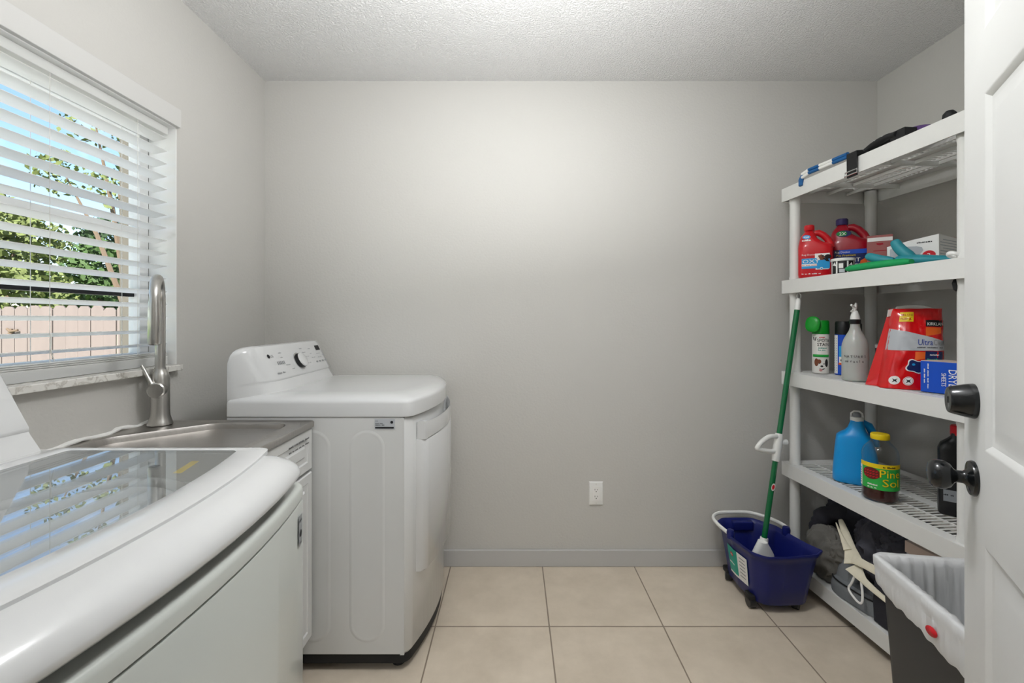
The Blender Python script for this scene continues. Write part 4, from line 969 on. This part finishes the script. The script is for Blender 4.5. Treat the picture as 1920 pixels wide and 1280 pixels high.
def heap(mt, name, label, cat, c, blobs, sleeves=()):
    t = thing(name, label, cat, S(c[0], c[1], 0), SA); m = MB(mt)
    for k, (cc, ax, ay, az, seed, fold, fs) in enumerate(blobs): blob(m, cc, ax, ay, az, seed, fold, fs)
    for P, W in sleeves:
        a, b = smooth(P, W, 6); b = [w_*(1+.13*math.sin(k*1.1)+.08*math.sin(k*2.7)) for k, w_ in enumerate(b)]; m.tube(a, b, 16, flat=.75)
    build(m, name+'_fabric', t, angle=75); return t
def smooth(P, W, k=4):
    oP, oW = [], []
    for i in range(len(P)-1):
        p0, p1, p2, p3 = [Vector(P[max(0, min(len(P)-1, i+q))]) for q in (-1, 0, 1, 2)]
        for j in range(k):
            t = j/k; oP.append(.5*((2*p1)+(p2-p0)*t+(2*p0-5*p1+4*p2-p3)*t*t+(3*p1-p0-3*p2+p3)*t**3)); oW.append(lerp(W[i], W[i+1], t))
    return oP+[Vector(P[-1])], oW+[W[-1]]
heap('dark_cloth', 'folded_jacket', 'black jacket crumpled on top at the far end of the bottom shelf', 'jacket', (.20, -.185),
     [((.06, 0, .17), .13, .13, .175, 3, .22, 5)], [([(-.110, .085, .03), (-.115, .07, .15), (-.110, .045, .225), (-.055, .0, .27), (.0, -.06, .295), (.03, -.12, .305)], [.025, .03, .036, .043, .043, .03]),
     ([(.0, .06, .28), (.02, .02, .315), (.04, -.04, .335), (.05, -.10, .33)], [.02, .03, .03, .02])])
heap('charcoal_cloth', 'quilted_garment', 'charcoal quilted garment heaped in the middle of the bottom shelf', 'garment', (.215, -.40),
     [((.02, .0, .16), .16, .10, .165, 8, .18, 5), ((-.04, .05, .23), .07, .07, .07, 15, .2, 8), ((-.03, -.06, .24), .08, .07, .065, 19, .2, 8)])
heap('olive_grey_cloth', 'grey_garment', 'grey crumpled garment at the front of the bottom shelf behind the bucket', 'garment', (.072, -.215),
     [((0, 0, .10), .060, .095, .11, 11, .25, 4.5), ((-.005, -.07, .145), .045, .05, .05, 12, .2, 4)])
t = thing('grey_tote', 'light grey folded fabric bag with black piping on the bottom shelf', 'bag', S(.075, -.395, 0), SA+R(8))
m = MB('grey_cloth'); m.loft([sup(.0, .0, .065*a, .12*a, z, 3, 32) for a, z in ((1, .003), (1.02, .03), (.96, .055), (.80, .07))]); m.loft([[(p[0]*.8-.004+p[2]*.3, p[1]*.55+.055, .03+p[2]*2.2) for p in sup(0, 0, .06*a, .09*a, z, 3, 32)] for a, z in ((1, .0), (.9, .03), (.7, .055), (.3, .066))])
build(m, 'bag_panel', t, angle=40)
m = MB('black_rubber'); m.tube([(x, y, .060) for x, y, z in [p for p in sup(0, 0, .063, .116, 0, 3, 32)]], .003, 6, closed=True); build(m, 'piping', t)
t = thing('cream_apron', 'cream cloth with tied strings lying over the dark clothes', 'apron', S(.07, -.42, .0), SA)
m = MB('cream_cloth')
def ribbon(mm, P, w0, th=.004, up=(-.6, -.6, .5)):
    w0 = [k*1.05 for k in w0]
    upv = Vector(up).normalized(); secs = []
    for i, (p, wd) in enumerate(zip(P, w0)):
        p = Vector(p); a = Vector(P[max(0, i-1)]); b = Vector(P[min(len(P)-1, i+1)]); tt = (b-a).normalized(); s_ = tt.cross(upv).normalized(); n_ = s_.cross(tt)
        secs.append([p+s_*wd*math.cos(2*PI*k/10)+n_*th*math.sin(2*PI*k/10) for k in range(10)])
    mm.loft(secs)
for P, W in (([(.02, .165, .268), (-.005, .11, .24), (-.03, .055, .205), (-.05, .01, .165)], [.008, .014, .018, .034]),
             ([(-.012, .15, .262), (-.03, .10, .232), (-.045, .05, .20)], [.002, .006, .014]),
             ([(-.048, .02, .18), (-.045, -.04, .185), (-.02, -.11, .178), (.0, -.19, .170), (.01, -.24, .165)], [.018, .014, .016, .020, .018]),
             ([(-.055, .01, .155), (-.065, -.05, .135), (-.06, -.12, .118), (-.05, -.20, .105), (-.045, -.25, .10)], [.030, .012, .009, .009, .009])):
    a, b = smooth(P, W); ribbon(m, a, b)
build(m, 'apron_cloth', t, angle=60)
m = MB('paper_white'); a, b = smooth([(-.066, -.01, .13), (-.074, -.005, .10), (-.078, .005, .075), (-.082, -.01, .062), (-.086, -.05, .052), (-.084, -.065, .062), (-.078, -.06, .09), (-.07, -.045, .125)], [.004]*8); ribbon(m, a, b, .003); build(m, 'tie_string', t, angle=60)
t = thing('navy_pouch', 'dark navy folded bag with metal bar at the front of the bottom shelf', 'bag', S(.055, -.630, 0), SA+R(4)); t.scale = (.58, 1, 1.1)
m = MB('dark_cloth')
secs = []
for k in range(9):
    v = k/8; y = .13-.26*v; zt_ = .15-.115*v**.8+.008*math.sin(v*9)
    secs.append([(-.052-.012*v, y, .003), (-.060-.012*v, y, zt_*.5), (-.048-.01*v, y, zt_*.92), (-.01, y, zt_), (.06, y, zt_*1.05), (.085, y, zt_*.6), (.085, y, .003)])
m.loft(secs); build(m, 'bag_body', t, angle=55, bevel=.004)
m = MB('label_grey'); m.box(-.072, -.02, -.138, -.128, .030, .042); m.tube([(-.078, -.06, .048), (-.076, -.135, .036)], .004, 8); build(m, 'metal_bar', t)
t = thing('gift_box', 'pale pinkish storage box behind the dark clothes on the bottom shelf', 'box', S(.17, -.60, 0), SA+R(2))
m = MB('label_grey'); m.box(-.06, .16, -.06, .06, .002, .275); build(m, 'box_base', t); m = MB('beige_box'); m.box(-.064, .164, -.064, .064, .275, .318); build(m, 'box_lid', t, bevel=.002)
t = thing('gift_box', 'second pinkish box nearer the door behind the trash can liner', 'box', S(.17, -.735, 0), SA+R(2))
m = MB('label_grey'); m.box(-.06, .16, -.065, .06, .002, .262); build(m, 'box_base', t); m = MB('beige_box'); m.box(-.064, .164, -.070, .064, .262, .305); build(m, 'box_lid', t, bevel=.002)

# ================================================================== MOP BUCKET
t = thing('mop_bucket', 'navy blue wheeled mop bucket on the tiled floor beside the shelf', 'bucket', (1.115, 2.035, 0))
rim = [(-.145, .145), (-.100, .188), (.045, .190), (.118, .100), (.135, .0), (.150, -.085), (.168, -.150), (.128, -.182), (.0, -.190), (-.085, -.186), (-.128, -.140), (-.150, .0)]
def bsec(k, z, ins=0):
    P = [(x*k, y*k, 0) for x, y in rim]; c = round_poly([(p[0], p[1]) for p in P], [.045, .04, .05, .05, .05, .03, .012, .02, .05, .05, .05, .06], 5); out = []
    for x, y in c:
        r = math.hypot(x, y); out.append((x*(1-ins/r), y*(1-ins/r), z))
    return out
m = MB('blue_bucket')
BHt = .262
def spoutz(s, zz):   # raise the pouring corner slightly
    return [(x, y, z+.010*max(0, (x*.7-y*.7)/.22)**3) for x, y, z in s]
m.loft([bsec(.70, .034), bsec(.735, .040), bsec(.80, .12), bsec(.90, .225), spoutz(bsec(.925, .238), 0), spoutz(bsec(.985, .250), 0), spoutz(bsec(1.0, BHt-.002), 0), spoutz(bsec(.99, BHt+.002), 0), spoutz(bsec(.955, BHt), 0), bsec(.90, BHt-.02, .003), bsec(.79, .12, .003), bsec(.70, .045, .006), bsec(.5, .042, 0)], cap0=True, cap1=True)
m.lathe([(.016, BHt-.012), (.017, BHt+.012), (.014, BHt+.024), (0, BHt+.026)], (-.140, .01, 0), 16, cap1=False); m.lathe([(.016, BHt-.012), (.017, BHt+.012), (.014, BHt+.024), (0, BHt+.026)], (.128, .04, 0), 16, cap1=False)
m.box(-.06, .04, .150, .178, .215, BHt-.004, b=.006)
build(m, 'bucket_body', t, angle=50)
m = MB('white_plastic')
hp = [(-.148, .008, BHt+.008), (-.160, .09, BHt+.012), (-.152, .16, BHt+.016), (-.105, .203, BHt+.018), (-.03, .212, BHt+.018), (.05, .208, BHt+.017), (.115, .15, BHt+.014), (.142, .08, BHt+.012), (.142, .035, BHt+.008)]
a, b = smooth(hp, [.007]*9, 5); m.tube(a, .0075, 12, flat=1.15); build(m, 'bail_handle', t, angle=60)
def Fl(u, v, e):
    k = .735+(v-.04)/.185*.165; x = lerp(-.150, -.128, min(1, max(0, (-u)/.140))) if u < 0 else lerp(-.150, -.147, u/.145)
    return Vector((x*k-.0022-e, u*k, v))
m = MB('label_teal'); m.surf(lambda u, v, e: Fl(u, v, e), -.105, .065, .085, .205, 8, 4, .0006); m.use('paper_white'); m.surf(Fl, -.105, -.028, .085, .205, 5, 4, .0012); m.surf(Fl, -.03, .06, .085, .094, 4, 1, .0014)
m.use('label_red'); m.disc(Fl, .02, .175, .016, .0016, .008); m.use('paper_white'); m.text(lambda u, v, e: Fl(.03-u, v, e), 'LIBMAN', 0, .172, .008, .0022, .0004, width=.022); m.text(lambda u, v, e: Fl(.055-u, v, e), 'BUCKET', 0, .13, .014, .0014, .0006, width=.06)
m.use('ink_grey')
for i in range(6): m.surf(Fl, -.09, -.045, .19-i*.016, .186-i*.016, 2, 1, .002)
build(m, 'bucket_label', t, recalc=False)
for k, (x, y) in enumerate(((-.098, -.085), (-.098, .120), (.088, -.095), (.080, .110))):
    w_ = build(MB('black_plastic').lathe([(.024, -.014), (.026, -.010), (.026, .010), (.024, .014)], (x, y, .0262), 24, Matrix.Rotation(R(90), 4, 'Y') @ Matrix.Rotation(R(20*k), 4, 'X')), 'wheel', t, angle=50)
    mm = MB('black_rubber'); mm.box(x-.018, x+.018, y-.022, y+.022, .036, .062, b=.006); build(mm, 'caster_fork', w_, False)

# ---- mop leaning in the bucket
P0 = Vector((1.112, 2.045, .150)); P1 = Vector((1.3235, 2.125, 1.275)); ax = (P1-P0).normalized()
t = thing('twist_mop', 'green-handled mop with white grip standing in the blue bucket', 'mop', P0)
def A(s): return ax*s
Ln = (P1-P0).length
m = MB('green_pole'); m.tube([A(.06), A(.30), A(.6), A(Ln*.9), A(Ln)], .0118, 20); build(m, 'pole', t, angle=60)
m = MB('paper_white'); m.disc(lambda u, v, e: A(.33+v)+Vector((-.0118*math.cos(u*60)*.0+u, -.0128-e, 0)), 0, 0, .009, 0, .017); m.use('label_red'); m.disc(lambda u, v, e: A(.33+v)+Vector((u, -.0134-e, 0)), 0, 0, .006, 0, .011); build(m, 'pole_sticker', t, recalc=False)
m = MB('white_plastic'); m.tube([A(Ln), A(Ln+.045), A(Ln+.055)], [.0125, .0115, .008], 16)
q = A(Ln+.066); m.tube([q+Vector((.009*math.cos(a), 0, .014*math.sin(a))) for a in [2*PI*i/16 for i in range(16)]], .0032, 8, closed=True); build(m, 'hanging_loop', t, angle=60)
m = MB('white_plastic'); g0 = .455; m.tube([A(g0-.01), A(g0+.02), A(g0+.07), A(g0+.105), A(g0+.115)], [.0155, .018, .0185, .0175, .015], 18)
gq = A(g0+.075)
loop = [gq+Vector(v) for v in ((-.008, -.004, .028), (-.045, -.012, .028), (-.082, -.02, .010), (-.105, -.024, -.014), (-.104, -.024, -.024), (-.070, -.018, -.034), (-.030, -.008, -.040), (-.010, -.004, -.036))]
a, b = smooth([tuple(v) for v in loop], [.008]*8, 4); m.tube(a, .0105, 12)
m.tube([gq+Vector((.012, 0, -.002)), gq+Vector((.042, .004, .0))], [.011, .012], 12); build(m, 'ratchet_grip', t, angle=60)
m = MB('white_plastic'); m.tube([A(.10), A(.05), A(.0)], [.0165, .021, .024], 16)
hb = A(.03); m.loft([sup(hb.x-.004, hb.y-.012, a, .022, z, 2.6, 28) for a, z in ((.016, hb.z+.06), (.034, hb.z+.030), (.048, hb.z+.004), (.054, hb.z-.03), (.052, hb.z-.05))]); build(m, 'mop_head', t, angle=60)
m = MB('offwhite_plastic'); rnd = random.Random(4)
for i in range(26):
    a = rnd.uniform(0, 2*PI); r0 = rnd.uniform(.01, .04); b0 = Vector((hb.x+math.cos(a)*r0, hb.y-.012+math.sin(a)*r0*.5, hb.z-.045)); m.tube([b0, b0+Vector((math.cos(a)*.02, math.sin(a)*.02, -.02)), Vector((b0.x+math.cos(a)*.035, b0.y+math.sin(a)*.035, -.093))], .005, 6)
build(m, 'mop_yarn', t, angle=60)

# ================================================================== TRASH CAN
t = thing('trash_can', 'dark grey rectangular trash can lined with a clear bag in front of the shelf', 'trash can', (1.082, 1.005, 0), R(-10))
def tsec(ins, z, r=.03): return [(p[0], p[1], z) for p in round_poly([(-.145+ins, -.205+ins), (.145-ins, -.205+ins), (.145-ins, .205-ins), (-.145+ins, .205-ins)], r, 8)]
TH = .592
m = MB('bin_plastic'); m.loft([tsec(.040, 0), tsec(.036, .006), tsec(.008, TH-.05), tsec(.006, TH-.03), tsec(.0, TH-.028), tsec(.0, TH), tsec(.006, TH), tsec(.012, TH-.04), tsec(.042, .012)]); build(m, 'bin_body', t, angle=50)
m = MB('liner'); rr = round_poly([(-.145, -.205), (.145, -.205), (.145, .205), (-.145, .205)], .032, 8)
per = []
for i in range(len(rr)):
    a, b = Vector(rr[i]), Vector(rr[(i+1) % len(rr)]); k = max(1, int((b-a).length/.006))
    for j in range(k): per.append(a.lerp(b, j/k))
rows = []
prof = [(-.0015, -.115), (.004, -.10), (.006, -.06), (.005, -.03), (.008, -.015), (.008, .004), (.004, .009), (-.006, .006), (-.012, -.01), (-.016, -.06), (-.022, -.16), (-.030, -.30), (-.038, -.45), (-.046, -.575)]
for q, (o_, dz) in enumerate(prof):
    row = []
    for i, p in enumerate(per):
        n_ = (p-Vector((0, max(-.17, min(.17, p.y))))).normalized() if p.length else Vector((1, 0)); th = i/len(per)*2*PI
        f = noise.noise(Vector((math.cos(th)*7, math.sin(th)*7, q*.25))); f2 = noise.noise(Vector((math.cos(th)*26, math.sin(th)*26, q*.12)))
        amp = .004 if q < 7 else .010; o2 = o_+amp*(f*.5+f2*.6)*(1 if q != 6 else .4)-(amp*.6 if q > 6 else 0)
        if q < 6: o2 = max(o2, .0015)
        if q > 7: o2 = -(.014+.030*(-dz)/.60+.0015)-.011*abs(f*.5+f2*.9)
        z = TH+dz
        if q == 0: z = TH-.055-.030*math.sin(th*1.0+2.2)-.012*f-.02*max(0, -p.y/.2)
        elif q == 1: z = TH-.048-.026*math.sin(th+2.2)-.01*f-.018*max(0, -p.y/.2)
        elif q == 2: z = TH-.035-.012*f
        row.append(m.v((p.x*(1+o2/.145), p.y*(1+o2/.205), z)))
    rows.append(row)
for a, b in zip(rows, rows[1:]):
    for i in range(len(per)): m.face([a[i], a[(i+1) % len(per)], b[(i+1) % len(per)], b[i]])
m.face(rows[-1]); build(m, 'bag_liner', t, angle=80)
m = MB('label_red'); m.shape(lambda u, v, e: Vector((-.1555, u, v)), [(-.025+.018*math.cos(2*PI*i/18), TH-.052+.011*math.sin(2*PI*i/18)-.15*.018*math.cos(2*PI*i/18)) for i in range(18)]); m.bm.verts.ensure_lookup_table()
build(m, 'drawstring_tab', t, solid=.001)

# ================================================================== DOOR
dt = thing('door_1', None, None, (.8965, .905, 0), math.atan2(-.849, -.528)); dt['kind'] = 'structure'
# local: +X runs from the free edge to the hinge, left/visible face normal
DW, DT, DH = .80, .035, 2.03
side = -1   # visible face lies at local y = 0, body extends behind it
xs_ = [0, .112, .365, .435, .688, DW]; zs_ = [.012, .215, .828, .996, 1.633, 1.745, 1.905, DH]
m = MB('door_paint')
def dface(yf, nrm):
    for i in range(5):
        for j in range(7):
            X0, X1, Z0, Z1 = xs_[i], xs_[i+1], zs_[j], zs_[j+1]
            if i in (1, 3) and j in (1, 3, 5):
                R4 = []
                for ins, d in ((0, 0), (.004, -.0015), (.012, -.0075), (.018, -.0085), (.022, -.0085), (.046, -.0025), (.050, -.002)):
                    R4.append([m.v((x, yf+nrm*d, z)) for x, z in ((X0+ins, Z0+ins), (X1-ins, Z0+ins), (X1-ins, Z1-ins), (X0+ins, Z1-ins))])
                for a, b in zip(R4, R4[1:]):
                    for k in range(4): m.face([a[k], a[(k+1) % 4], b[(k+1) % 4], b[k]])
                m.face(R4[-1])
            else: m.face([m.v((x, yf, z)) for x, z in ((X0, Z0), (X1, Z0), (X1, Z1), (X0, Z1))])
NRM = -1
dface(0, NRM); dface(DT, 1)
for a in (((0, 0), (0, DT)), ((DW, 0), (DW, DT))):
    (xa, ya), (xb, yb) = a; m.face([m.v((xa, ya, zs_[0])), m.v((xb, yb, zs_[0])), m.v((xb, yb, DH)), m.v((xa, ya, DH))])
for z in (zs_[0], DH): m.face([m.v((0, 0, z)), m.v((DW, 0, z)), m.v((DW, DT, z)), m.v((0, DT, z))])
bmesh.ops.remove_doubles(m.bm, verts=m.bm.verts[:], dist=.00001)
build(m, 'door_leaf', dt, angle=25)
Mn = Matrix.Rotation(R(90), 4, 'X')    # lathe axis -> local -Y (visible side)
m = MB('knob_black'); m.lathe([(.0325, 0), (.033, .003), (.031, .007), (.016, .010), (.0115, .016), (.0115, .026), (.015, .030), (.022, .034), (.0265, .042), (.0275, .050), (.026, .058), (.020, .064), (.010, .0665), (0, .067)], (.060, 0, .932), 36, Mn, cap1=False); build(m, 'door_knob', dt, angle=50)
m = MB('knob_black'); m.lathe([(.0325, 0), (.0330, .002), (.0315, .010), (.0255, .034), (.0235, .037), (.015, .0378), (.013, .0372), (0, .0372)], (.060, 0, 1.077), 36, Mn, cap1=False); m.box(.059, .061, -.0378, -.0373, 1.071, 1.083); build(m, 'deadbolt', dt, angle=40)
for z in (.25, 1.02, 1.80):
    m = MB('nickel'); m.lathe([(.007, -.045), (.007, .045)], (DW+.004, -.006, z), 12); build(m, 'hinge', dt)
m = MB('white_paint')
m.box(.505, .545, .2, .212, 0, 2.11); m.box(-.37, -.33, .2, .212, 0, 2.11); m.box(-.37, .545, .2, .212, 2.07, 2.13); struct(m, 'trim_4')
